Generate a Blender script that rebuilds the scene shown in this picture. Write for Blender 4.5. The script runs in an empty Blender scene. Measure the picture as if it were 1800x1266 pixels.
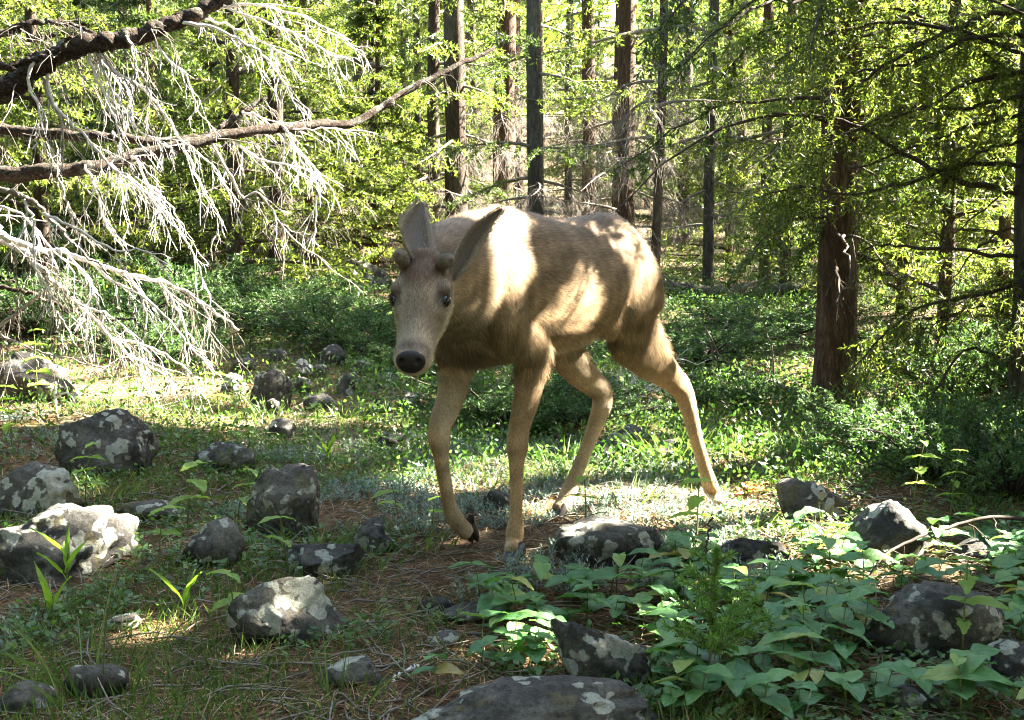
import bpy, math, random
import numpy as np
from mathutils import Vector, Matrix, Quaternion
from mathutils.kdtree import KDTree

# ------------------------------------------------------------------ camera, sky, sun, exposure
scene = bpy.context.scene
COL = scene.collection
FPX = 2345.0                 # focal length in pixels of the 1800 px wide photograph
CAM_H = 0.95
PITCH = math.radians(6.16)
cam_data = bpy.data.cameras.new('camera')
cam_data.sensor_width = 36.0
cam_data.lens = 36.0 * FPX / 1800.0
cam_data.clip_start = 0.05
cam_data.clip_end = 900.0
cam = bpy.data.objects.new('camera', cam_data)
cam.location = (0, 0, CAM_H)
cam.rotation_euler = (math.radians(90) - PITCH, 0, 0)
COL.objects.link(cam)
scene.camera = cam

SUN_EL, SUN_AZ = math.radians(38), math.radians(68)      # azimuth from +Y (view direction) towards +X
SUN = np.array([math.cos(SUN_EL) * math.sin(SUN_AZ), math.cos(SUN_EL) * math.cos(SUN_AZ), math.sin(SUN_EL)])
world = bpy.data.worlds.new('World')
scene.world = world
world.use_nodes = True
wn = world.node_tree
wn.nodes.clear()
w_out = wn.nodes.new('ShaderNodeOutputWorld')
w_bg = wn.nodes.new('ShaderNodeBackground')
w_sky = wn.nodes.new('ShaderNodeTexSky')
w_sky.sky_type = 'NISHITA'
w_sky.sun_disc = False
w_sky.sun_elevation = SUN_EL
w_sky.sun_rotation = SUN_AZ
w_sky.dust_density = 2.0
w_bg.inputs['Strength'].default_value = 0.05
wn.links.new(w_sky.outputs[0], w_bg.inputs['Color'])
wn.links.new(w_bg.outputs[0], w_out.inputs['Surface'])
sun_data = bpy.data.lights.new('sun', 'SUN')
sun_data.energy = 5.0
sun_data.angle = math.radians(0.45)
sun_data.color = (1.0, 0.95, 0.88)
sun = bpy.data.objects.new('sun', sun_data)
sun.rotation_euler = Vector(-SUN).to_track_quat('-Z', 'Y').to_euler()
COL.objects.link(sun)
scene.view_settings.view_transform = 'Standard'
scene.view_settings.look = 'None'
scene.view_settings.gamma = 1.0
scene.view_settings.exposure = 5.0
scene.view_settings.use_white_balance = True
scene.view_settings.white_balance_temperature = 6900
scene.view_settings.white_balance_tint = 8
scene.cycles.use_denoising = True
scene.cycles.filter_width = 1.1
scene.cycles.max_bounces = 8
scene.cycles.diffuse_bounces = 4
scene.cycles.transmission_bounces = 4
scene.cycles.sample_clamp_indirect = 6.0

# ------------------------------------------------------------------ helpers
RNG = np.random.default_rng(7)
UPV = np.array([0.0, math.sin(PITCH), math.cos(PITCH)])
FWD = np.array([0.0, math.cos(PITCH), -math.sin(PITCH)])
CAM = np.array([0.0, 0.0, CAM_H])

def ray(u, v):
    return np.array([(u - 900.0) / FPX, 0, 0]) + UPV * ((633.0 - v) / FPX) + FWD

def P(u, v, d):
    """photo pixel + distance along the ground (world Y) -> world point"""
    r = ray(u, v)
    return CAM + r * (d / r[1])

def gz(x, y):
    x = np.asarray(x, float); y = np.asarray(y, float)
    z = 0.05 * np.logaddexp(0, (y - 6.0) * 2.0) / 2.0
    z = z + 0.10 * np.logaddexp(0, (y - 26.0) * 0.5) / 0.5
    far = np.clip((y - 3.5) / 6.0, 0, 1)
    z = z + (0.010 + 0.03 * far) * (np.sin(2.3 * x + 1.1 * y + 0.6) + np.sin(-1.4 * x + 2.9 * y + 2.0)) * 0.6
    z = z + 0.008 * (np.sin(7.1 * x - 3.2 * y) + np.sin(5.3 * y + 6.2 * x + 1.0))
    z = z - 0.05 * np.exp(-((x - 0.70) ** 2 + (y - 4.45) ** 2) / 0.16)
    z = z + 0.10 * np.exp(-((x + 1.9) ** 2 + (y - 5.2) ** 2) / 1.2)
    return z

def G(u, v):
    """point where the pixel's ray meets the ground"""
    r = ray(u, v)
    lo, hi = 1.2, 60.0
    for d in np.linspace(1.2, 60, 600):
        p = CAM + r * (d / r[1])
        if p[2] < gz(p[0], p[1]):
            hi = d; break
        lo = d
    for _ in range(30):
        m = 0.5 * (lo + hi)
        p = CAM + r * (m / r[1])
        if p[2] < gz(p[0], p[1]): hi = m
        else: lo = m
    return CAM + r * (hi / r[1])

def mesh_np(name, V, F, smooth=False, mat=None):
    V = np.ascontiguousarray(V, np.float32).reshape(-1, 3)
    F = np.ascontiguousarray(F, np.int32)
    me = bpy.data.meshes.new(name)
    me.vertices.add(len(V)); me.vertices.foreach_set('co', V.ravel())
    me.loops.add(F.size); me.loops.foreach_set('vertex_index', F.ravel())
    me.polygons.add(len(F)); me.polygons.foreach_set('loop_start', np.arange(len(F), dtype=np.int32) * F.shape[1])
    if smooth:
        me.polygons.foreach_set('use_smooth', np.ones(len(F), bool))
    me.update(calc_edges=True)
    if mat is not None:
        me.materials.append(mat)
    return me

def link(name, data, parent=None, loc=None):
    o = bpy.data.objects.new(name, data)
    COL.objects.link(o)
    if parent is not None: o.parent = parent
    if loc is not None: o.location = loc
    return o

def tag(o, label=None, cat=None, group=None, kind=None):
    if label: o['label'] = label
    if cat: o['category'] = cat
    if group: o['group'] = group
    if kind: o['kind'] = kind
    return o

def empty(name, loc, rz=0.0):
    o = bpy.data.objects.new(name, None)
    o.empty_display_size = 0.1
    o.location = loc
    o.rotation_euler = (0, 0, rz)
    COL.objects.link(o)
    return o

def copy_tree(o, parent=None):
    c = o.copy(); COL.objects.link(c); c.parent = parent
    for ch in o.children:
        copy_tree(ch, c)
    return c

def unit(a):
    a = np.asarray(a, float)
    return a / np.maximum(np.linalg.norm(a, axis=-1, keepdims=True), 1e-9)

def rnd_unit(n, rng=RNG):
    return unit(rng.normal(size=(n, 3)))

def tubes(PT, R, n=4, cap=False):
    """PT (M,K,3) centre lines, R (M,K) radii -> quads"""
    PT = np.asarray(PT, float); R = np.asarray(R, float)
    M, K, _ = PT.shape
    T = np.gradient(PT, axis=1) if K > 2 else np.repeat((PT[:, 1:] - PT[:, :1]), K, axis=1)
    T = unit(T)
    ref = np.where(np.abs(T[:, :1, 2:3]) > 0.9, np.array([1.0, 0, 0]), np.array([0, 0, 1.0]))
    ref = np.repeat(ref, K, axis=1)
    A = unit(np.cross(T, ref)); B = np.cross(T, A)
    th = np.arange(n) * 2 * math.pi / n
    ring = (A[:, :, None, :] * np.cos(th)[None, None, :, None] + B[:, :, None, :] * np.sin(th)[None, None, :, None])
    V = PT[:, :, None, :] + ring * R[:, :, None, None]
    idx = np.arange(M * K * n).reshape(M, K, n)
    a = idx[:, :-1, :]; b = np.roll(a, -1, axis=2)
    c = idx[:, 1:, :]; d = np.roll(c, -1, axis=2)
    F = np.stack([a, b, d, c], axis=-1).reshape(-1, 4)
    return V.reshape(-1, 3), F

def catmull(pts, n):
    pts = np.asarray(pts, float)
    k = len(pts)
    p = np.vstack([2 * pts[0] - pts[1], pts, 2 * pts[-1] - pts[-2]])
    t = np.linspace(0, k - 1 - 1e-6, n)
    i = t.astype(int); f = (t - i)[:, None]
    p0, p1, p2, p3 = p[i], p[i + 1], p[i + 2], p[i + 3]
    return 0.5 * (2 * p1 + (p2 - p0) * f + (2 * p0 - 5 * p1 + 4 * p2 - p3) * f ** 2 + (3 * p1 - p0 - 3 * p2 + p3) * f ** 3)

def diamonds(C, D, W, L, w, fold=0.0):
    """flat diamond leaves: C base (N,3), D direction, W width direction, L lengths, w half widths"""
    L = np.asarray(L)[..., None] if np.ndim(L) else L
    w = np.asarray(w)[..., None] if np.ndim(w) else w
    m = C + D * L * 0.45
    V = np.stack([C, m + W * w, C + D * L, m - W * w], axis=1)
    n = len(C)
    F = np.arange(n * 4).reshape(n, 4)
    return V.reshape(-1, 3), F

def join(parts):
    Vs, Fs, off = [], [], 0
    for V, F in parts:
        Vs.append(V); Fs.append(F + off); off += len(V)
    return np.vstack(Vs), np.vstack(Fs)

# ------------------------------------------------------------------ materials
class NT:
    def __init__(s, name):
        s.m = bpy.data.materials.new(name); s.m.use_nodes = True
        s.t = s.m.node_tree; s.t.nodes.clear()
        s.out = s.t.nodes.new('ShaderNodeOutputMaterial')
    def n(s, typ, **kw):
        nd = s.t.nodes.new(typ)
        for k, v in kw.items():
            if k.startswith('i_'):
                key = k[2:]
                key = int(key) if key.isdigit() else key.replace('_', ' ')
                nd.inputs[key].default_value = v
            else: setattr(nd, k, v)
        return nd
    def l(s, a, b): s.t.links.new(a, b)
    def ramp(s, fac, stops, interp='LINEAR'):
        r = s.n('ShaderNodeValToRGB'); cr = r.color_ramp; cr.interpolation = interp
        while len(cr.elements) < len(stops): cr.elements.new(0.5)
        for e, (p, c) in zip(cr.elements, stops):
            e.position = p; e.color = (*c, 1) if len(c) == 3 else c
        s.l(fac, r.inputs[0]); return r.outputs[0]
    def noise(s, scale, detail=6, rough=0.6, coord=None, dist=0.0):
        nd = s.n('ShaderNodeTexNoise'); nd.inputs['Scale'].default_value = scale
        nd.inputs['Detail'].default_value = detail; nd.inputs['Roughness'].default_value = rough
        nd.inputs['Distortion'].default_value = dist
        if coord is not None: s.l(coord, nd.inputs['Vector'])
        return nd.outputs[0]
    def mix(s, fac, a, b, blend='MIX'):
        nd = s.n('ShaderNodeMix', data_type='RGBA', blend_type=blend)
        for sock, val in ((nd.inputs[0], fac), (nd.inputs[6], a), (nd.inputs[7], b)):
            if isinstance(val, (int, float)): sock.default_value = val
            elif isinstance(val, tuple): sock.default_value = (*val, 1) if len(val) == 3 else val
            else: s.l(val, sock)
        return nd.outputs[2]
    def math(s, op, a, b=None):
        nd = s.n('ShaderNodeMath', operation=op)
        for i, val in enumerate((a, b)):
            if val is None: continue
            if isinstance(val, (int, float)): nd.inputs[i].default_value = val
            else: s.l(val, nd.inputs[i])
        return nd.outputs[0]
    def principled(s, color, rough=0.8, spec=0.3, bump=None, bump_str=0.3, bump_dist=0.01, out=True):
        p = s.n('ShaderNodeBsdfPrincipled')
        if isinstance(color, tuple): p.inputs['Base Color'].default_value = (*color, 1)
        else: s.l(color, p.inputs['Base Color'])
        if isinstance(rough, (int, float)): p.inputs['Roughness'].default_value = rough
        else: s.l(rough, p.inputs['Roughness'])
        p.inputs['Specular IOR Level'].default_value = spec
        if bump is not None:
            b = s.n('ShaderNodeBump'); b.inputs['Strength'].default_value = bump_str; b.inputs['Distance'].default_value = bump_dist
            s.l(bump, b.inputs['Height']); s.l(b.outputs[0], p.inputs['Normal'])
        if out: s.l(p.outputs[0], s.out.inputs[0])
        return p

def leaf_mat(name, stops, trans=0.4, rough=0.55, spec=0.25, tcol=1.5, warm=(1.0, 1.08, 0.60), veins=False):
    k = NT(name)
    g = k.n('ShaderNodeNewGeometry')
    oi = k.n('ShaderNodeObjectInfo')
    f = k.math('FRACT', k.math('ADD', g.outputs['Random Per Island'], k.math('MULTIPLY', oi.outputs['Random'], 0.35)))
    col = k.ramp(f, stops)
    tc = k.n('ShaderNodeTexCoord')
    nz = k.noise(9.0, 3, 0.6, tc.outputs['Object'])
    col = k.mix(0.5, col, k.ramp(nz, [(0.3, (0.55, 0.55, 0.55)), (0.7, (1.35, 1.35, 1.3))]), 'MULTIPLY')
    p = k.principled(col, rough, spec, out=False)
    t = k.n('ShaderNodeBsdfTranslucent')
    tcn = k.mix(1.0, col, tuple(tcol * w for w in warm), 'MULTIPLY')
    k.l(tcn, t.inputs[0])
    ms = k.n('ShaderNodeMixShader'); ms.inputs[0].default_value = trans
    k.l(p.outputs[0], ms.inputs[1]); k.l(t.outputs[0], ms.inputs[2]); k.l(ms.outputs[0], k.out.inputs[0])
    return k.m

def bark_mat(name, dark, mid, light, scale=1.0, stretch=0.22, bump=0.8):
    k = NT(name)
    tc = k.n('ShaderNodeTexCoord')
    mp = k.n('ShaderNodeMapping'); mp.inputs['Scale'].default_value = (scale, scale, scale * stretch)
    k.l(tc.outputs['Object'], mp.inputs['Vector'])
    oi = k.n('ShaderNodeObjectInfo')
    va = k.n('ShaderNodeVectorMath', operation='ADD')
    k.l(mp.outputs[0], va.inputs[0])
    k.l(k.math('MULTIPLY', oi.outputs['Random'], 17.0), va.inputs[1])
    n1 = k.noise(26, 8, 0.7, va.outputs[0], 1.0)
    n2 = k.noise(4, 4, 0.6, va.outputs[0])
    rid = k.math('ABSOLUTE', k.math('SUBTRACT', k.noise(42, 6, .65, va.outputs[0], .3), .5))
    crack = k.ramp(rid, [(0.0, (0, 0, 0)), (0.09, (1, 1, 1))])
    h = k.math('ADD', k.math('MULTIPLY', crack, 0.5), n1)
    col = k.ramp(n1, [(0.25, dark), (0.5, mid), (0.75, light)])
    col = k.mix(k.ramp(n2, [(0.5, (0, 0, 0)), (0.72, (1, 1, 1))]), col, tuple(0.6 * a + 0.4 * b for a, b in zip(light, (0.16, 0.18, 0.12))))
    col = k.mix(k.math('MULTIPLY', k.math('SUBTRACT', 1.0, crack), 0.6), col, dark)
    k.principled(col, 0.9, 0.15, h, bump, 0.012)
    return k.m
# ------------------------------------------------------------------ ground
def build_ground():
    xs = np.concatenate([-np.geomspace(120, 4.2, 26), np.linspace(-4, 4, 130), np.geomspace(4.2, 120, 26)])
    ys = np.concatenate([np.linspace(-60, 0.8, 14), np.linspace(1.0, 9, 150), np.geomspace(9.15, 260, 60)])
    X, Y = np.meshgrid(xs, ys)
    Z = gz(X, Y)
    rng = np.random.default_rng(1)
    near = (np.abs(X) < 4.2) & (Y > 1) & (Y < 9.2)
    Z = Z + near * rng.normal(0, .004, X.shape)
    V = np.stack([X, Y, Z], -1).reshape(-1, 3)
    i = np.arange(X.size).reshape(X.shape)
    F = np.stack([i[:-1, :-1], i[:-1, 1:], i[1:, 1:], i[1:, :-1]], -1).reshape(-1, 4)
    k = NT('forest_floor')
    tc = k.n('ShaderNodeTexCoord'); co = tc.outputs['Object']
    n1 = k.noise(2.2, 6, .65, co, .4); n2 = k.noise(38, 8, .75, co, 1.0); n3 = k.noise(170, 5, .7, co)
    litter = k.ramp(n2, [(.28, (.022, .015, .010)), (.45, (.070, .045, .026)), (.60, (.135, .088, .050)), (.78, (.22, .155, .095))])
    moss = k.ramp(n2, [(.3, (.020, .026, .010)), (.6, (.060, .080, .025)), (.8, (.11, .13, .05))])
    col = k.mix(k.ramp(n1, [(.46, (0, 0, 0)), (.60, (.75, .75, .75))]), litter, moss)
    col = k.mix(.5, col, k.ramp(n3, [(.3, (.5, .5, .5)), (.7, (1.4, 1.35, 1.3))]), 'MULTIPLY')
    h = k.math('ADD', n2, k.math('MULTIPLY', n3, .5))
    k.principled(col, .95, .1, h, .9, .02)
    tag(link('ground', mesh_np('ground', V, F, True, k.m)), kind='structure')
build_ground()

# ------------------------------------------------------------------ rocks
def rock_mat():
    k = NT('lichen_rock')
    tc = k.n('ShaderNodeTexCoord'); oi = k.n('ShaderNodeObjectInfo')
    va = k.n('ShaderNodeVectorMath', operation='ADD'); k.l(tc.outputs['Object'], va.inputs[0])
    k.l(k.math('MULTIPLY', oi.outputs['Random'], 31.0), va.inputs[1]); co = va.outputs[0]
    n1 = k.noise(7, 8, .65, co, .1); n2 = k.noise(75, 8, .8, co, .1); n4 = k.noise(6.5, 6, .65, co, .2)
    wob = k.n('ShaderNodeVectorMath', operation='ADD'); k.l(co, wob.inputs[0])
    wn2 = k.n('ShaderNodeTexNoise'); wn2.inputs['Scale'].default_value = 28; wn2.inputs['Detail'].default_value = 4; k.l(co, wn2.inputs['Vector'])
    sc2 = k.n('ShaderNodeVectorMath', operation='SCALE'); sc2.inputs['Scale'].default_value = .05; k.l(wn2.outputs['Color'], sc2.inputs[0]); k.l(sc2.outputs[0], wob.inputs[1])
    vr = k.n('ShaderNodeTexVoronoi'); vr.inputs['Scale'].default_value = 27; k.l(wob.outputs[0], vr.inputs['Vector'])
    n3 = k.math('SUBTRACT', k.math('ADD', k.noise(9, 3, .6, co), .13), k.math('MULTIPLY', vr.outputs['Distance'], .30))
    n5 = k.noise(230, 3, .7, co)
    base = k.ramp(n1, [(.30, (.022, .021, .019)), (.48, (.058, .055, .049)), (.68, (.125, .116, .098))])
    base = k.mix(.75, base, k.ramp(n2, [(.32, (.22, .22, .22)), (.68, (1.75, 1.72, 1.65))]), 'MULTIPLY')
    lich = k.ramp(n3, [(.535, (0, 0, 0)), (.565, (1, 1, 1))])
    lcol = k.ramp(n2, [(.3, (.15, .155, .125)), (.7, (.40, .40, .33))])
    col = k.mix(k.math('MULTIPLY', lich, .9), base, lcol)
    blk = k.ramp(n4, [(.57, (0, 0, 0)), (.62, (1, 1, 1))])
    col = k.mix(k.math('MULTIPLY', blk, .75), col, (.024, .023, .022))
    n6 = k.noise(11, 4, .6, co, .5)
    moss = k.ramp(n6, [(.60, (0, 0, 0)), (.66, (1, 1, 1))])
    col = k.mix(k.math('MULTIPLY', moss, .55), col, k.ramp(n2, [(.3, (.05, .045, .018)), (.7, (.14, .115, .05))]))
    col = k.mix(.5, col, k.ramp(n5, [(.3, (.55, .55, .55)), (.7, (1.35, 1.35, 1.35))]), 'MULTIPLY')
    h = k.math('ADD', k.math('ADD', k.math('MULTIPLY', n2, .6), n1), k.math('MULTIPLY', lich, .06))
    k.principled(col, .92, .15, h, .9, .018)
    return k.m
ROCK_MAT = rock_mat()
def ico(sub):
    import bmesh
    bm = bmesh.new(); bmesh.ops.create_icosphere(bm, subdivisions=sub, radius=1.0)
    V = np.array([v.co[:] for v in bm.verts]); F = np.array([[v.index for v in f.verts] for f in bm.faces]); bm.free()
    return V, F
ICO = {s: ico(s) for s in (3, 4, 5)}
def vnoise(p, seed):
    r = np.random.default_rng(seed); out = np.zeros(len(p))
    for o in range(14):
        fr = 1.3 * 1.28 ** o; w = r.normal(size=3); w = w / np.linalg.norm(w) * fr
        out += np.sin(p @ w * 2 + r.uniform(0, 6.28) + 1.3 * np.sin(p @ np.roll(w, 1))) / fr ** .95
    return out
def rock(u0, u1, vtop, vbot, label, seed, peak=0.5, depth=0.75, sink=0.34, ang=0.5, sub=4, name='rock', group=None):
    """outline box in the photograph, standing on the ground at its lower edge"""
    vb = vbot - (vbot - vtop) * .12
    g = G((u0 + u1) / 2, vb)
    d = g[1]
    w = (u1 - u0) / FPX * d
    top = P((u0 + u1) / 2, vtop, d + w * depth * .25)
    h = max(top[2] - g[2], .02)
    V, F = ICO[sub]; V = V.copy()
    r = np.random.default_rng(seed)
    for _ in range(int(9 + 8 * ang)):                         # flat broken faces
        nrm = unit(r.normal(size=3) * np.array([1, 1, .7])); c = r.uniform(.50, .90)
        dd = V @ nrm - c
        V = V - np.outer(np.maximum(dd, 0) * (.55 + .45 * ang), nrm)
    V = V * (1 + (.06 + .06 * r.random()) * vnoise(V, seed)[:, None])
    V = V * (1 + .030 * vnoise(V * 4.5, seed + 1)[:, None])
    V = V * (1 + .010 * vnoise(V * 14, seed + 2)[:, None])
    mn, mx = V.min(0), V.max(0)
    V = (V - (mn + mx) / 2) / ((mx - mn) / 2)
    hh = h / (2 - 2 * sink)
    z = V[:, 2]
    sk = (peak - .5) * 1.5
    V[:, 0] += sk * np.clip(z, -.2, 1) * .55
    V[:, 0] = (V[:, 0] - (V[:, 0].max() + V[:, 0].min()) / 2) / ((V[:, 0].max() - V[:, 0].min()) / 2)
    V = V * np.array([w / 2, w * depth / 2, hh * 1.0])
    V[:, 2] += hh * (1 - 2 * sink)
    me = mesh_np('rock', V, F, True, ROCK_MAT)
    o = link(name, me, None, (g[0], g[1] + w * depth * .30, g[2]))
    yaw = math.atan2(g[0], g[1])
    o.rotation_euler = (0, 0, -yaw)
    tag(o, label, 'rock', group)
    return o
ROCKS = [
 (-40, 122, 618, 722, 'pale lichen spotted boulder with sunlit top under the drooping dead branches', .35, .9),
 (85, 272, 718, 852, 'large dark weathered boulder behind the white topped boulder', .55, .8),
 (-30, 132, 815, 925, 'grey slab shaped rock wedged between the dark boulder and white topped boulder', .6, .8),
 (-60, 228, 890, 1040, 'broad boulder with glaring white sunlit lichen face', .4, .8),
 (420, 562, 818, 960, 'upright grey peaked boulder with pale cap beside leafy sprouts', .55, .7),
 (308, 428, 913, 1008, 'rounded dark rock with a pale lower face', .5, .8),
 (390, 614, 1012, 1148, 'large wedge shaped grey rock with round cream lichen patch', .42, .6),
 (488, 642, 955, 1025, 'low blue grey rock behind the wedge shaped rock', .5, .8),
 (196, 312, 878, 928, 'low half buried grey rock in dry twigs behind the rounded rock', .5, .8),
 (335, 445, 776, 836, 'mossy low rock behind the upright peaked boulder', .5, .8),
 (436, 512, 645, 735, 'narrow grey stone standing upright in the shaded bank', .45, .7),
 (383, 432, 655, 700, 'small grey stone under the tips of the white dead twigs', .5, .8),
 (505, 560, 630, 668, 'pale blocky stone in the shaded bank', .4, .8),
 (560, 612, 605, 650, 'grey block of stone highest in the shaded bank', .5, .8),
 (510, 548, 662, 694, 'squat stone beside the upright narrow stone', .5, .8),
 (590, 640, 655, 700, 'leaning pale stone below the deer muzzle', .6, .8),
 (655, 705, 655, 690, 'small sun touched stone just below the deer nose', .5, .8),
 (560, 684, 1160, 1212, 'flat smooth grey rock set in brown needles', .45, .8),
 (700, 1180, 1196, 1320, 'wide blue grey ledge rock below the pointed speckled rock', .5, .55),
 (965, 1155, 1085, 1235, 'pointed brown grey rock speckled with yellowish lichen', .28, .7),
 (970, 1172, 918, 1006, 'flat topped grey rock behind the planted front hoof', .4, .7),
 (1255, 1402, 938, 1010, 'dark peaked rock at the back of the broad leaf patch', .62, .7),
 (1368, 1505, 842, 932, 'tilted rock with one blazing sunlit face', .55, .8),
 (1484, 1644, 880, 1000, 'rounded mossy boulder with a sunlit white rim', .45, .8),
 (1520, 1782, 1020, 1182, 'big domed dark boulder blotched with pale grey lichen', .45, .75),
 (1728, 1860, 1125, 1222, 'smooth grey rock tucked beside the big domed boulder', .6, .8),
 (1560, 1668, 1205, 1262, 'small dark rock almost covered by broad leaves', .5, .8),
 (1655, 1750, 950, 995, 'small pale rock behind the big domed boulder', .5, .8),
 (105, 222, 1165, 1240, 'dim blue grey rock beside long bent grass blades', .55, .8),
 (-20, 92, 1200, 1262, 'rounded grey stone beside the dim blue grey rock', .5, .8),
 (775, 868, 1064, 1100, 'flat bluish stone on the needle covered trail', .5, .9),
 (745, 812, 1112, 1140, 'small pale blue stone on the needle covered trail', .5, .9),
 (730, 800, 1052, 1078, 'thin stone sunk in the trail above the flat bluish stone', .5, .9),
 (1062, 1145, 748, 806, 'white sunlit stone between the deer hind legs and tall grass', .5, .8),
 (1148, 1220, 772, 816, 'dark rounded stone beside the left hind leg', .5, .8),
 (1040, 1085, 775, 815, 'grey stone just behind the right hind leg', .5, .8),
 (846, 905, 862, 905, 'small grey stone between the front legs', .5, .8),
 (614, 694, 915, 985, 'low grey stone on the grassy edge of the trail', .5, .8),
 (655, 720, 760, 800, 'sunlit brown stone in the bright grass strip', .5, .8),
 (175, 245, 1080, 1115, 'flat stone sunk among silvery plants', .5, .9),
 (470, 520, 735, 785, 'dark low stone at the start of the bright grass strip', .7, .8),
 (400, 505, 405, 470, 'sunlit pale boulder by the slim pine in the far bank', .5, .8),
 (495, 575, 440, 490, 'grey lichen boulder leaning by the slim pine', .5, .8),
 (590, 690, 455, 515, 'grey shaded boulder behind the bright strip of ground', .5, .8),
 (455, 500, 700, 740, 'mossy block at the foot of the narrow upright stone', .5, .8),
 (530, 590, 690, 730, 'low flat stone between the shaded bank and the bright strip', .5, .9),
 (548, 580, 640, 668, 'small angular stone next to the pale blocky stone', .4, .8),
 (612, 655, 632, 660, 'dim lichen stone behind the leaning pale stone', .5, .8),
 (405, 450, 628, 655, 'half buried grey stone above the white twig tips', .5, .8),
 (640, 690, 700, 735, 'low dark stone at the top edge of the bright strip', .5, .9),
 (465, 505, 612, 640, 'dark stone behind the narrow upright stone', .5, .8),
 (700, 745, 690, 722, 'grey stone beneath the deer jaw', .5, .8),
 (330, 420, 415, 455, 'white glaring flat boulder in the far left clearing', .5, .8),
]
for i, (u0, u1, vt, vb, lb, pk, dp) in enumerate(ROCKS):
    rock(u0, u1, vt, vb, lb, 100 + i, pk, dp, ang=(.15, .5, .9, .3, .7)[i % 5], sub=5 if (u1 - u0) > 125 else 4)
# ------------------------------------------------------------------ trees
BARK = bark_mat('pine_bark', (.016, .011, .008), (.055, .038, .026), (.115, .085, .062))
BARK_GREY = bark_mat('grey_bark', (.022, .020, .017), (.065, .058, .048), (.13, .12, .10))
BARK_RED = bark_mat('reddish_bark', (.022, .012, .008), (.075, .045, .028), (.15, .10, .065))
def wood_mat(name, a, b):
    k = NT(name); tc = k.n('ShaderNodeTexCoord'); g = k.n('ShaderNodeNewGeometry')
    nz = k.noise(45, 6, .7, tc.outputs['Object'])
    c = k.ramp(nz, [(.3, a), (.7, b)])
    c = k.mix(.5, c, k.ramp(g.outputs['Random Per Island'], [(0, (.6, .6, .6)), (1, (1.4, 1.4, 1.4))]), 'MULTIPLY')
    k.principled(c, .9, .15, nz, .4, .004); return k.m
TWIG = wood_mat('dead_twig', (.075, .062, .050), (.20, .175, .145))
TWIG_PALE = wood_mat('bleached_twig', (.36, .33, .30), (.60, .57, .53))
TWIG_DARK = wood_mat('live_twig', (.022, .016, .012), (.070, .052, .038))
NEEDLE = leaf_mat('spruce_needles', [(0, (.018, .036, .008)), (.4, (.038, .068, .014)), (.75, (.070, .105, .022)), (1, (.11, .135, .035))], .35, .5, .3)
NEEDLE_SUN = leaf_mat('sunlit_needles', [(0, (.028, .050, .010)), (.4, (.064, .092, .017)), (.75, (.105, .128, .026)), (1, (.165, .168, .045))], .52, .5, .3, 1.75)  # lighter, more translucent needles with sunlight put into their colour

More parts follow.
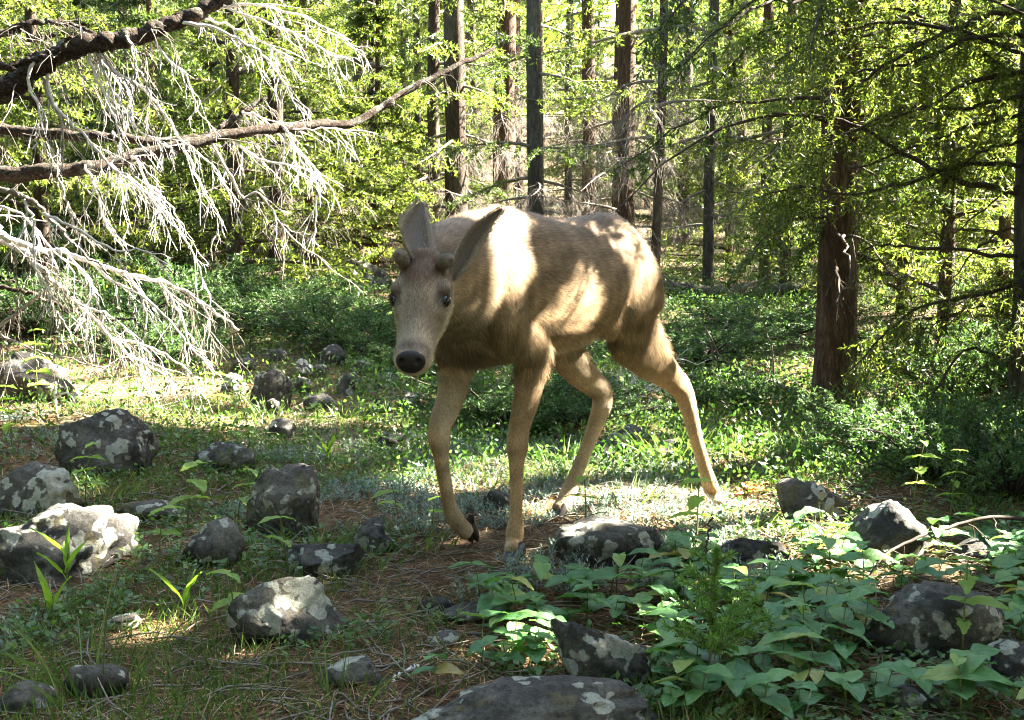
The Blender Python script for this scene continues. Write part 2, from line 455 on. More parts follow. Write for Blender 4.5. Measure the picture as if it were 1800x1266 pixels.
def conifer(seed, H, r0, z0, zg, Lmax, nb, tw, lf, ll=.07, lw=.012, sag=.35, lean=(0, 0), top_taper=.85, spread=.75, tilt=(-.15, .3), dead_len=.6, carve=None, at=(0, 0, 0), bush=1.0, cut=None):
    """z0 lowest bough, zg height above which boughs carry needles. returns trunk, wood, needles as (V,F)"""
    r = np.random.default_rng(seed)
    K = 18
    q = np.linspace(0, 1, K); zz = q * H
    bend = np.stack([np.sin(zz * .9 + r.uniform(0, 6)) * .03 * q, np.cos(zz * .7 + r.uniform(0, 6)) * .03 * q], 1)
    tp = np.c_[np.outer(zz, [lean[0], lean[1]]) + bend, zz - .15]
    tr = r0 * (1 - q) ** .8 + .012 + r0 * .35 * np.exp(-zz / .18)
    trunk = tubes(tp[None], tr[None], 14)
    z = np.sort(z0 + (H * .98 - z0) * r.random(nb) ** 1.1)
    ph = np.arange(nb) * 2.39996 + r.uniform(-.5, .5, nb)
    prof = np.clip((1 - (z - z0) / (H - z0)), 0, 1) ** top_taper
    L = Lmax * (prof * .92 + .08) * r.uniform(.6, 1.12, nb)
    green = z > zg + r.uniform(-.4, .4, nb)
    L = np.where(green, L, L * dead_len * r.uniform(.5, 1.2, nb))
    bx = np.interp(z, zz, tp[:, 0]); by = np.interp(z, zz, tp[:, 1])
    t = np.linspace(0, 1, 7)
    out = np.stack([np.cos(ph), np.sin(ph), 0 * ph], 1); sd = np.stack([-np.sin(ph), np.cos(ph), 0 * ph], 1)
    rise = r.uniform(tilt[0], tilt[1], nb); sg = sag * r.uniform(.6, 1.4, nb); wob = r.normal(0, .06, nb)
    PB = (np.stack([bx, by, z], 1)[:, None] + out[:, None] * (L[:, None] * t)[..., None] + sd[:, None] * (L[:, None] * wob[:, None] * np.sin(t * 4))[..., None]
          + np.array([0, 0, 1.0]) * (L[:, None] * (rise[:, None] * t - sg[:, None] * t ** 2 + .12 * t ** 4))[..., None])
    RB = ((.010 + .011 * L) * (1.0 if carve is None else .45))[:, None] * (1 - t * .88)[None, :]
    if carve is not None:
        kb = np.mean([carve(PB[:, j] + np.asarray(at), .02) for j in range(1, 7)], axis=0) < .34
        wood = [tubes(PB[kb], RB[kb], 5)]
    else: wood = [tubes(PB, RB, 5)]
    # side twigs
    tj = np.clip((np.arange(tw) + .5) / tw * .86 + .14 + r.uniform(-.03, .03, (nb, tw)), 0, .99)
    fi = tj * 6; i0 = fi.astype(int); fr = (fi - i0)[..., None]
    bi = np.arange(nb)[:, None]
    base = PB[bi, i0] * (1 - fr) + PB[bi, i0 + 1] * fr
    tan = unit(PB[bi, i0 + 1] - PB[bi, i0])
    sgn = np.where((np.arange(tw) % 2)[None, :] == 0, 1.0, -1.0)
    sdir = sd[:, None, :] * sgn[..., None]
    tdir = unit(tan * .55 + sdir * spread + np.array([0, 0, -.12]) + r.normal(0, .16, (nb, tw, 3)))
    tl = (L[:, None] * .40 * (1 - tj) ** .8 + .10 + .05 * L[:, None]) * r.uniform(.6, 1.25, (nb, tw)) * bush
    s = np.linspace(0, 1, 4)
    dr = np.where(green, .25, .55)[:, None, None, None] * r.uniform(.5, 1.6, (nb, tw, 1, 1))
    PTW = base[:, :, None] + tdir[:, :, None] * (tl[..., None] * s)[..., None] + np.array([0, 0, -1.0]) * (tl[..., None] * s ** 2)[..., None] * dr
    PTW = PTW.reshape(-1, 4, 3)
    if carve is not None:
        mid = PTW[:, 2] + np.asarray(at)
        kp0 = ~carve(mid, .03)
    else: kp0 = np.ones(len(PTW), bool)
    RT = np.repeat((.0032 * (1 - s * .8))[None], len(PTW), 0)
    wood.append(tubes(PTW[kp0], RT[kp0], 3))
    # dead fine twiglets on the bare boughs
    gd = np.repeat(green, tw)
    dead = PTW[~gd]
    if len(dead):
        nn = 5
        sel = np.repeat(np.arange(len(dead)), nn); a = r.random(len(sel))[:, None]
        b0 = dead[sel, 0] * (1 - a) + dead[sel, 3] * a
        dd = unit(unit(dead[sel, 3] - dead[sel, 0]) * .6 + r.normal(0, .55, (len(sel), 3)) + np.array([0, 0, -.5]))
        l2 = r.uniform(.05, .22, len(sel))[:, None, None]
        s3 = np.linspace(0, 1, 3)[None, :, None]
        PT2 = b0[:, None] + dd[:, None] * l2 * s3 + np.array([0, 0, -1.0]) * l2 * s3 ** 2 * .35
        wood.append(tubes(PT2, np.repeat(np.array([[.0022, .0016, .0008]]), len(PT2), 0), 3))
    # needles
    ptw = PTW[gd]; tlg = tl.reshape(-1)[gd]
    n = len(ptw)
    leaves = None
    if n and lf > 0:
        cnt = np.maximum((lf * tlg / tlg.mean()).astype(int), 4)
        sel = np.repeat(np.arange(n), cnt); m = len(sel)
        a = r.random(m) ** .85; k3 = a * 3; j0 = np.minimum(k3.astype(int), 2); fr = (k3 - j0)[:, None]
        c = ptw[sel, j0] * (1 - fr) + ptw[sel, j0 + 1] * fr
        td = unit(ptw[sel, j0 + 1] - ptw[sel, j0])
        D = unit(td * .55 + rnd_unit(m, r) * .85 + np.array([0, 0, .10]))
        W = unit(np.cross(D, rnd_unit(m, r)))
        LL = ll * r.uniform(.6, 1.3, m)
        if carve is not None:
            kp = ~carve(c + D * (LL * .5)[:, None] + np.asarray(at), ll * .26)
            c, D, W, LL = c[kp], D[kp], W[kp], LL[kp]
        leaves = diamonds(c, D, W, LL, lw * r.uniform(.7, 1.3, len(c)))
    W_ = []
    for (V, F) in wood: W_.append((V, F))
    return trunk, join(W_), leaves
def plant_tree(name, loc, meshes, label, cat='tree', group=None, rz=0.0, sc=1.0):
    o = empty(name, loc, rz); o.scale = (sc, sc, sc)
    tag(o, label, cat, group)
    for nm, me in meshes:
        if me is not None: link(nm, me, o)
    return o
def tree_meshes(args, bark=BARK, needle=NEEDLE, twig=TWIG):
    t, w, l = conifer(**args)
    return [('trunk', mesh_np('trunk', *t, True, bark)), ('branches', mesh_np('branches', *w, True, twig)), ('crown', mesh_np('crown', *l, False, needle) if l is not None else None)]
def on_ground(x, y, dz=0.0): return (x, y, float(gz(x, y)) + dz)

# openings cut in the crowns to drop sun patches at each (point, radius)
def sun_holes():
    hs = []
    def g(u, v, r): hs.append((G(u, v), r * 1.3))
    def p(u, v, d, r): hs.append((P(u, v, d), r))
    # strip of bright ground from the left rocks past the hooves
    for u, v, r in [(540, 765, .20), (620, 785, .20), (700, 800, .17), (830, 815, .17), (860, 845, .14), (760, 825, .12), (960, 830, .16), (1060, 850, .16), (1130, 865, .20), (1190, 880, .20), (1260, 915, .16), (1320, 925, .15),
                    (1370, 945, .12), (180, 690, .26), (230, 700, .26), (130, 640, .25), (290, 690, .2), (1105, 765, .10), (1345, 780, .12)]: g(u, v, r)
    for u, v, r in [(600, 520, .5), (650, 535, .45), (560, 500, .4), (420, 430, .6), (350, 430, .6), (1700, 585, .4), (1640, 570, .3)]: g(u, v, r)
    # rocks
    for u, v, d, r in [(50, 628, 6.6, .16), (50, 925, 3.6, .13), (120, 950, 3.55, .09), (40, 1000, 3.5, .08), (80, 850, 4.2, .08), (1465, 875, 4.15, .11), (1560, 888, 3.7, .10), (1615, 920, 3.7, .06),
                       (1020, 1095, 2.62, .05), (525, 1070, 2.88, .012), (350, 985, 3.5, .03), (500, 830, 3.95, .03), (1020, 940, 3.65, .03)]: p(u, v, d, r)
    # deer: back, shoulder, rump and legs
    for u, v, d, r in [(850, 378, 3.62, .07), (880, 385, 3.66, .05), (955, 385, 3.86, .045), (985, 392, 3.95, .045), (845, 500, 3.48, .06), (850, 470, 3.50, .05), (820, 560, 3.45, .03), (1040, 455, 3.98, .04), (1055, 480, 4.0, .03), (1080, 465, 4.08, .05),
                       (1085, 430, 4.1, .035), (1070, 520, 4.03, .025), (1030, 490, 3.9, .03), (1120, 505, 4.2, .03), (1135, 600, 4.16, .06), (1150, 585, 4.2, .04), (1195, 690, 4.37, .05), (1205, 720, 4.37, .04), (1230, 790, 4.4, .025),
                       (1262, 880, 4.4, .05), (1022, 800, 4.2, .045), (1015, 830, 4.2, .04), (795, 745, 3.6, .03), (790, 790, 3.6, .025), (940, 680, 3.68, .02), (930, 600, 3.60, .02), (1050, 575, 3.95, .03), (810, 600, 3.45, .02), (960, 560, 3.7, .02)]: p(u, v, d, r)
    # drooping dead boughs on the left, and broad leaves
    for u, v, d, r in [(100, 450, 5.5, .30), (200, 480, 5.5, .30), (300, 540, 5.5, .30), (150, 560, 5.5, .28), (230, 620, 5.6, .25), (320, 640, 5.6, .22), (40, 420, 5.4, .3), (250, 330, 5.3, .22), (320, 410, 5.3, .22), (130, 220, 5.2, .2), (200, 180, 5.2, .2), (230, 240, 5.2, .22), (300, 180, 5.2, .2),
                       (400, 60, 5.2, .25), (460, 110, 5.2, .25), (320, 260, 5.3, .2), (520, 260, 5.5, .2), (380, 330, 5.4, .16), (110, 330, 5.2, .25), (1150, 1110, 2.95, .05), (1500, 985, 3.5, .09), (1440, 978, 3.55, .06), (910, 1130, 2.85, .05), (415, 1100, 2.9, .012)]: p(u, v, d, r)
    C = np.array([h[0] for h in hs]); R = np.array([h[1] for h in hs])
    ND0, ND1 = 39, 39 + 29
    R = R * 1.25; R[ND0:ND1] *= .75
    return C, R
HC, HR = sun_holes()
GAP = np.random.default_rng(55)
GW = [(GAP.normal(size=2) * fr, GAP.uniform(0, 6.28)) for fr in (2.0, 3.2, 5.0, 7.5, 11.0, 15.0)]
def gaps(pts):
    """crowns thinned in a shaped pattern so dapples land in chosen areas"""
    land = pts[:, :2] - SUN[:2] * (pts[:, 2:3] / SUN[2])
    f = sum(np.sin(land @ w + ph) * a for (w, ph), a in zip(GW, (1.1, 1.1, .9, .6, .35, .15)))
    x, y = land[:, 0], land[:, 1]
    thr = np.interp(y, [2.0, 4.4, 5.5, 8.0, 11.0], [2.6, 2.4, 1.6, .5, -.5])
    thr = np.where((x > .3) & (y > 4.9), thr - 1.5, thr)
    thr = np.where((x < -1.3) & (y > 4.3) & (y < 5.7), thr - 2.0, thr)
    thr = np.where((x < -.2) & (y > 5.9) & (y < 9.5), thr + 1.3, thr)
    return f > thr
FACE = [(P(735, 560, 3.1), .17), (P(740, 470, 3.15), .12), (P(905, 540, 3.6), .12), (P(860, 600, 3.5), .12), (P(930, 450, 3.7), .10), (P(1000, 500, 3.9), .12), (P(1110, 480, 4.15), .10), (P(490, 1080, 2.85), .17), (P(1650, 1100, 3.05), .2), (P(1300, 1120, 2.9), .25), (P(560, 900, 3.9), .2), (P(1450, 1150, 2.8), .25)]       # no pattern gaps cut sunward of these spots, so they stay shaded
def carve(pts, pad, gap=True):
    kill = gaps(pts) if gap else np.zeros(len(pts), bool)
    for c, r in FACE:
        v = pts - c; along = v @ SUN
        kill &= ~((np.sum(v * v, 1) - along ** 2 < r * r) & (along > .2))
    for c, r in zip(HC, HR):
        v = pts - c
        along = v @ SUN
        d2 = np.sum(v * v, 1) - along ** 2
        kill |= (d2 < (r * 1.05 + pad) ** 2) & (along > .3)
    return kill

# --- trees added out of view to shade the clearing, each crown carved for dapples
SHADE = [  # x, y, H, Lmax, label
 (4.1, 5.4, 9.0, 2.0, 'tall spruce added to shade the broad leaf patch, trunk beyond right rocks'),
 (6.1, 7.0, 10.5, 2.3, 'broad dense spruce added for shade behind the shading tall spruce'),
 (4.7, 7.7, 10.0, 2.2, 'dense shade spruce added on the sunny side of the rough barked pine'),
 (7.3, 7.4, 12.0, 2.5, 'high spruce added for shade on the sunny slope above the clearing'),
 (3.7, 3.3, 8.5, 1.9, 'spruce added for shade on the sunny side near the domed boulder'),
 (5.6, 4.3, 10.0, 2.3, 'wide spruce added for shade on the sunny side across from the deer'),
 (4.7, 4.5, 9.5, 1.9, 'narrow spruce added for shade between the wide and the tall spruce'),
 (5.5, 10.3, 11.0, 2.4, 'tall spruce added for shade uphill on the sunny side of the clearing'),
 (7.4, 11.6, 12.0, 2.5, 'high spruce added for shade furthest uphill on the sunny side'),
 (8.2, 5.4, 12.5, 2.6, 'highest spruce added for shade on the sunny side across from the deer'),
]
SURROUND = [(-4.6, 3.0), (-5.6, 6.6), (-3.6, .6), (-1.6, -2.3), (1.1, -2.9), (3.3, -1.6), (4.9, .9), (-6.2, .8), (-.4, -4.9), (2.7, -4.4), (-3.3, -3.4), (5.4, -2.7), (-7.2, 4.2), (-5.4, -1.6)]  # unseen ring of trees added to block sky light and deepen contrast
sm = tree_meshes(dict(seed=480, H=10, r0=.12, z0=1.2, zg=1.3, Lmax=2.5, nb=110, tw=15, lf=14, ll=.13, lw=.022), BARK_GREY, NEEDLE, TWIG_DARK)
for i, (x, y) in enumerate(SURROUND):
    plant_tree('shade_spruce', on_ground(x, y), sm, 'dense unseen spruce added across the trail to cut the sky light', 'tree', 'unseen spruces added to dim the sky light', i * 1.9, .9 + .05 * (i % 5))
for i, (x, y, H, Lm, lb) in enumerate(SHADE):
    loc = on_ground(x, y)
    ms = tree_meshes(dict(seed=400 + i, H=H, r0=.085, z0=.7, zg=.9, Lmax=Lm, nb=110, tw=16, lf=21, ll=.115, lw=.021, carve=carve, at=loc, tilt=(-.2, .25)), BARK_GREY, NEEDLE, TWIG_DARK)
    plant_tree('shade_spruce', loc, ms, lb)
# --- prototypes shared by the trees of the stand
def proto(args, needle=NEEDLE_SUN, twig=TWIG):
    t, w, l = conifer(**args)
    return mesh_np('branches', *w, True, twig), mesh_np('crown', *l, False, needle)
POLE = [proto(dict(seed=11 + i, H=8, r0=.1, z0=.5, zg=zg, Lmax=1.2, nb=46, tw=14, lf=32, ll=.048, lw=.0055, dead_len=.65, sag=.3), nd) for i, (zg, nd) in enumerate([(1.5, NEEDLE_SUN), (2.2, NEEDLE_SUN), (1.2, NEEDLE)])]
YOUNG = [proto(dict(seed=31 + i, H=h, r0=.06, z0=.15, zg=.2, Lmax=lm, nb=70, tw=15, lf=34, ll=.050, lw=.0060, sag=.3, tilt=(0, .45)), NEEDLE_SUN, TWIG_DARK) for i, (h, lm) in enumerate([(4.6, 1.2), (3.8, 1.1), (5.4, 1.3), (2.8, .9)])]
def trunk_mesh(H, r0, seed, lean=(0, 0), bark=BARK):
    r = np.random.default_rng(seed); K = 24; q = np.linspace(0, 1, K); zz = q * H
    bend = np.stack([np.sin(zz * .9 + r.uniform(0, 6)) * .04 * q ** .5, np.cos(zz * .7 + r.uniform(0, 6)) * .04 * q], 1)
    tp = np.c_[np.outer(zz, lean) + bend - bend[0], zz - .2]
    rr = r0 * (1 - q) ** .6 + .008 + r0 * .35 * np.exp(-zz / .2)
    V, F = tubes(tp[None], rr[None], 18)
    c = np.repeat(tp, 18, 0); nrm = unit(V - c)
    V = V + nrm * (r0 * .07 * vnoise(V * np.array([14, 14, 3.0]), seed))[:, None]
    return mesh_np('trunk', V, F, True, bark)
STAND = [  # u, d, r, kind, lean, bark, label
 (800, 13.5, .118, 0, (0.002, 0), BARK, 'thick straight pine trunk rising behind the deer shoulder'),
 (886, 14.5, .120, 1, (0, 0), BARK_RED, 'brown pine trunk behind the deer back, second of the thick pair'),
 (940, 12.5, .075, 2, (0, 0), BARK_GREY, 'dark spruce with a mass of grey dead twigs behind the deer back'),
 (1093, 12.8, .085, 0, (.012, 0), BARK_RED, 'slightly leaning pine trunk above the deer rump'),
 (1033, 16.0, .082, 1, (0, 0), BARK_RED, 'pine trunk between the leaning pine and the dark twiggy spruce'),
 (486, 11.2, .062, 0, (0, 0), BARK, 'slim dark pine standing beside the grey lichen boulder'),
 (632, 14.5, .055, 1, (0, 0), BARK_RED, 'slim reddish pine pole beside the fallen log'),
 (660, 16.0, .048, 1, (-.005, 0), BARK, 'thin dark pole pine next to the slim reddish pine pole'),
 (765, 14.0, .062, 2, (.006, 0), BARK, 'pine pole tight beside the thick straight trunk'),
 (1246, 12.2, .042, 0, (.0, 0), BARK_GREY, 'thin grey pole pine standing over the right fallen log'),
 (1343, 12.0, .046, 1, (.004, 0), BARK_RED, 'thin brown pole pine left of the paired dark pole'),
 (1381, 11.5, .042, 0, (0, 0), BARK, 'thin dark pole pine nearest the rough barked pine'),
 (1146, 10.8, .032, 1, (.028, 0), BARK, 'slender leaning young pine just behind the deer rump'),
 (712, 18.0, .06, 0, (0, 0), BARK, 'far pole pine above the deer left antler'),
 (735, 15.5, .035, 2, (0, 0), BARK_GREY, 'very thin grey pole beside the far pole pine'),
 (1200, 17.0, .06, 1, (0, 0), BARK, 'far pole pine in the sunlit stand above the fallen log'),
 (1300, 19.0, .07, 0, (0, 0), BARK_RED, 'far reddish pole pine in the sunlit stand'),
]
for i, (u, d, r, kd, ln, bk, lb) in enumerate(STAND):
    x = (u - 900) / FPX * d
    o = empty('pine_tree', on_ground(x, d), 0.0)
    tag(o, lb, 'tree')
    link('trunk', trunk_mesh(9, r, 600 + i, ln, bk), o)
    b, c = POLE[kd]
    for nm, me in (('branches', b), ('crown', c)):
        w = link(nm, me, o); w.rotation_euler = (0, 0, i * 1.7); w.scale = (.95, .95, 1)
# --- sunlit young trees and poles deeper in the stand
rs = np.random.default_rng(77)
ytr = [trunk_mesh(h, r, 700 + i, (0, 0), b) for i, (h, r, b) in enumerate([(5.5, .045, BARK), (4.5, .04, BARK_RED), (6.5, .05, BARK), (3.2, .03, BARK_RED)])]
ptr = [trunk_mesh(9, .055, 720, (.004, 0), BARK), trunk_mesh(9, .07, 721, (-.006, 0), BARK_RED), trunk_mesh(9, .045, 722, (.01, 0), BARK_GREY)]
placed = []
PAST = [(-9, 'drooping dead limbs'), (486, 'slim dark pine'), (632, 'slim reddish pine pole'), (765, 'thick straight pine trunk'), (886, 'brown trunk of the thick pair'), (940, 'dark twiggy spruce'), (1033, 'pine left of the leaning pine'), (1093, 'leaning pine'), (1246, 'thin grey pole pine'), (1343, 'thin brown pole pine'), (1381, 'thin dark pole pine'), (1462, 'rough barked pine'), (1660, 'bright spruce beside the rough pine'), (1828, 'grey edge trunk')]
def past(x, y):
    u = 900 + x / y * FPX
    return min(PAST, key=lambda q_: abs(q_[0] - u) if q_[0] > 0 else max(0, u - 330) + 30)[1]
def clear_of(x, y, m):
    return all((x - a) ** 2 + (y - b) ** 2 > m * m for a, b in placed)
n_y = n_p = 0
tries = 0
while n_y < 74 and tries < 6000:
    tries += 1
    y = 12.0 + 30 * rs.random() ** 1.5; x = rs.uniform(-1, 1) * (y * .43 + 1.0)
    if not clear_of(x, y, 1.25): continue
    u = 900 + x / y * FPX
    if y < 13.2 and 560 < u < 1420: continue
    placed.append((x, y)); j = int(rs.integers(0, 4))
    o = empty('young_spruce', on_ground(x, y), rs.uniform(0, 6.28)); s = rs.uniform(.85, 1.2); o.scale = (s, s, s)
    tag(o, ('leafy', 'broad', 'tall', 'small')[j] + ' young spruce ' + ('close' if y < 20 else 'far') + ' behind the ' + past(x, y), 'tree', 'young spruces in the sunlit stand')
    link('trunk', ytr[j], o); link('branches', YOUNG[j][0], o); cr = link('crown', YOUNG[j][1], o)
    if n_y % 5 in (0, 2): cr.material_slots[0].link = 'OBJECT'; cr.material_slots[0].material = NEEDLE
    n_y += 1
while n_p < 34 and tries < 9000:
    tries += 1
    y = 15 + 26 * rs.random(); x = rs.uniform(-1, 1) * (y * .40 + .5)
    if not clear_of(x, y, .7): continue
    placed.append((x, y)); j = int(rs.integers(0, 3))
    o = empty('pole_pine', on_ground(x, y), rs.uniform(0, 6.28)); s = rs.uniform(.9, 1.15); o.scale = (s, s, s)
    tag(o, ('dark', 'reddish', 'grey')[j] + ' thin pole pine ' + ('not far' if y < 24 else 'deep in the stand') + ' behind the ' + past(x, y), 'tree', 'pole pines deep in the stand')
    link('trunk', ptr[j], o); link('branches', POLE[j][0], o); link('crown', POLE[j][1], o)
    n_p += 1
# far wooded slope that reads as one mass
r = np.random.default_rng(5)
C = []
for k_ in range(150):
    y = r.uniform(46, 75); x = r.uniform(-1, 1) * (y * .5); h = r.uniform(6, 11); n = 420
    q = r.random(n) ** .7; a = r.uniform(0, 6.28, n); rad = (1 - q) * r.uniform(1.6, 2.4) * np.sqrt(r.random(n))
    C.append(np.stack([x + rad * np.cos(a), y + rad * np.sin(a), gz(x, y) + q * h], 1))
C = np.vstack(C); D = rnd_unit(len(C), r); W = unit(np.cross(D, rnd_unit(len(C), r)))
V, F = diamonds(C, D, W, r.uniform(.35, .8, len(C)), .12)
tag(link('distant_forest', mesh_np('distant_forest', V, F, False, NEEDLE_SUN)), 'distant sunlit conifer slope seen between the trunks', 'forest', kind='stuff')

# --- left bank trees behind the dead limbs
LEFT = [(-3.3, 9.4, 0, 'bushy young spruce behind the drooping dead limbs'), (-2.2, 10.6, 2, 'young spruce left of the slim dark pine, behind the dead limbs'), (-4.6, 11.5, 1, 'young spruce at the back of the far left clearing'), (-1.35, 13.2, 3, 'small young spruce right of the slim dark pine'), (-3.0, 13.4, 2, 'tallest young spruce behind the far left clearing')]
FLANK = [(-5.6, 9.0, 0), (-6.6, 11.2, 2), (-5.2, 13.6, 1), (-7.6, 14.0, 2), (-8.6, 10.4, 0), (-9.0, 17.0, 2), (-7.0, 18.2, 1), (-6.4, 7.6, 3), (-8.0, 7.4, 2), (-10.2, 13.2, 0), (7.4, 14.2, 2), (8.8, 16.6, 0), (9.6, 20.0, 2), (7.0, 17.0, 1)]
for i, (x, y, j) in enumerate(FLANK):
    o = empty('young_spruce', on_ground(x, y), i * 1.1); o.scale = (1.15,) * 3; tag(o, ('leafy', 'broad', 'tall', 'small')[j] + ' young spruce beyond the ' + ('dead spruce trunk' if x < 0 else 'grey edge trunk') + ' at the side of the stand', 'tree', 'young spruces at the sides of the stand')
    link('trunk', ytr[j], o); link('branches', YOUNG[j][0], o); link('crown', YOUNG[j][1], o)
for i, (x, y, j, lb) in enumerate(LEFT):
    o = empty('young_spruce', on_ground(x, y), i * 1.3); tag(o, lb, 'tree')
    link('trunk', ytr[j], o); link('branches', YOUNG[j][0], o); link('crown', YOUNG[j][1], o)

# ------------------------------------------------------------------ boughs and twigs drawn along photo lines
def polyline(pts, n):
    return catmull(np.array([P(u, v, d) for u, v, d in pts]), n)
def sprout(line, n, lmin, lmax, rng, down=.5, fwd=.6, r0=.0028, sub=3, nseg=5, t0=.08, cv=False):
    """side twigs with twiglets along a centre line"""
    K = len(line)
    t = rng.uniform(t0, 1, n) * (K - 1.001); i = t.astype(int); f = (t - i)[:, None]
    b = line[i] * (1 - f) + line[i + 1] * f
    tan = unit(line[np.minimum(i + 2, K - 1)] - line[np.maximum(i - 1, 0)])
    rd = rnd_unit(n, rng); side = unit(np.cross(tan, rd))
    d = unit(tan * fwd + side * .75 + np.array([0, 0, -down]))
    L = rng.uniform(lmin, lmax, n) * (1.05 - .5 * t / (K - 1))
    s = np.linspace(0, 1, nseg)
    bend = unit(rng.normal(size=(n, 3)) + np.array([0, 0, -.9]))
    PT = b[:, None] + d[:, None] * (L[:, None] * s)[..., None] + bend[:, None] * (L[:, None] * s ** 2 * .35)[..., None]
    PT = PT + rng.normal(0, 1, PT.shape) * (L[:, None] * .022 * (s > 0))[..., None]
    R = (r0 * (.5 + .5 * L / lmax))[:, None] * (1 - .75 * s)[None]
    if cv:
        kp = ~(carve(PT[:, 2], .04, False) | carve(PT[:, 4 if nseg > 4 else -1], .03, False) | carve(PT[:, 1], .03, False))
        PT, R, L, n = PT[kp], R[kp], L[kp], int(kp.sum())
    out = [tubes(PT, R, 4)]
    allp = [PT]
    if sub:
        m = n * sub
        a = np.repeat(np.arange(n), sub); tt = rng.uniform(.15, .95, m) * (nseg - 1.001); j = tt.astype(int); g = (tt - j)[:, None]
        b2 = PT[a, j] * (1 - g) + PT[a, j + 1] * g
        tn = unit(PT[a, j + 1] - PT[a, j]); sd = unit(np.cross(tn, rnd_unit(m, rng)))
        d2 = unit(tn * .7 + sd * .7 + np.array([0, 0, -down * .8])); l2 = L[a] * rng.uniform(.2, .5, m)
        s2 = np.linspace(0, 1, 4)
        P2 = b2[:, None] + d2[:, None] * (l2[:, None] * s2)[..., None] + np.array([0, 0, -1.0]) * (l2[:, None] * s2 ** 2 * .3)[..., None] + rng.normal(0, 1, (m, 4, 3)) * (l2[:, None] * .03 * (s2 > 0))[..., None]
        if cv:
            kp = ~(carve(P2[:, 1], .03, False) | carve(P2[:, 3], .03, False)); P2 = P2[kp]; m = len(P2)
        out.append(tubes(P2, np.repeat((r0 * .5 * (1 - .7 * s2))[None], m, 0), 3)); allp.append(P2)
    return out, allp
def needles_on(lines, per_m, ll, lw, rng, mat, name='needles'):
    cs, ds = [], []
    for PT in lines:
        M, K, _ = PT.shape
        L = np.linalg.norm(PT[:, -1] - PT[:, 0], axis=1)
        cnt = np.maximum((L * per_m).astype(int), 2); a = np.repeat(np.arange(M), cnt)
        t = rng.uniform(.1, 1, len(a)) * (K - 1.001); i = t.astype(int); f = (t - i)[:, None]
        cs.append(PT[a, i] * (1 - f) + PT[a, i + 1] * f); tn = unit(PT[a, i + 1] - PT[a, i])
        ds.append(unit(tn * .6 + rnd_unit(len(a), rng) * .8))
    c = np.vstack(cs); d = np.vstack(ds); w = unit(np.cross(d, rnd_unit(len(c), rng)))
    V, F = diamonds(c, d, w, ll * rng.uniform(.6, 1.3, len(c)), lw)
    return mesh_np(name, V, F, False, mat)

def limb_mat():
    k = NT('limb_bark'); tc = k.n('ShaderNodeTexCoord'); co = tc.outputs['Object']
    n1 = k.noise(55, 8, .75, co, .4); n2 = k.noise(14, 5, .6, co); rid = k.math('ABSOLUTE', k.math('SUBTRACT', k.noise(38, 5, .6, co), .5))
    c = k.ramp(n1, [(.3, (.014, .010, .007)), (.5, (.045, .032, .023)), (.72, (.115, .092, .072))])
    c = k.mix(k.ramp(n2, [(.54, (0, 0, 0)), (.64, (.8, .8, .8))]), c, (.12, .125, .095))
    c = k.mix(k.ramp(rid, [(0, (.8, .8, .8)), (.07, (0, 0, 0))]), c, (.012, .009, .007))
    k.principled(c, .95, .1, k.math('ADD', n1, k.math('MULTIPLY', rid, 2.0)), 1.0, .015); return k.m
LIMB = limb_mat()
TWIG_GREY = wood_mat('weathered_twig', (.15, .13, .11), (.32, .29, .25))
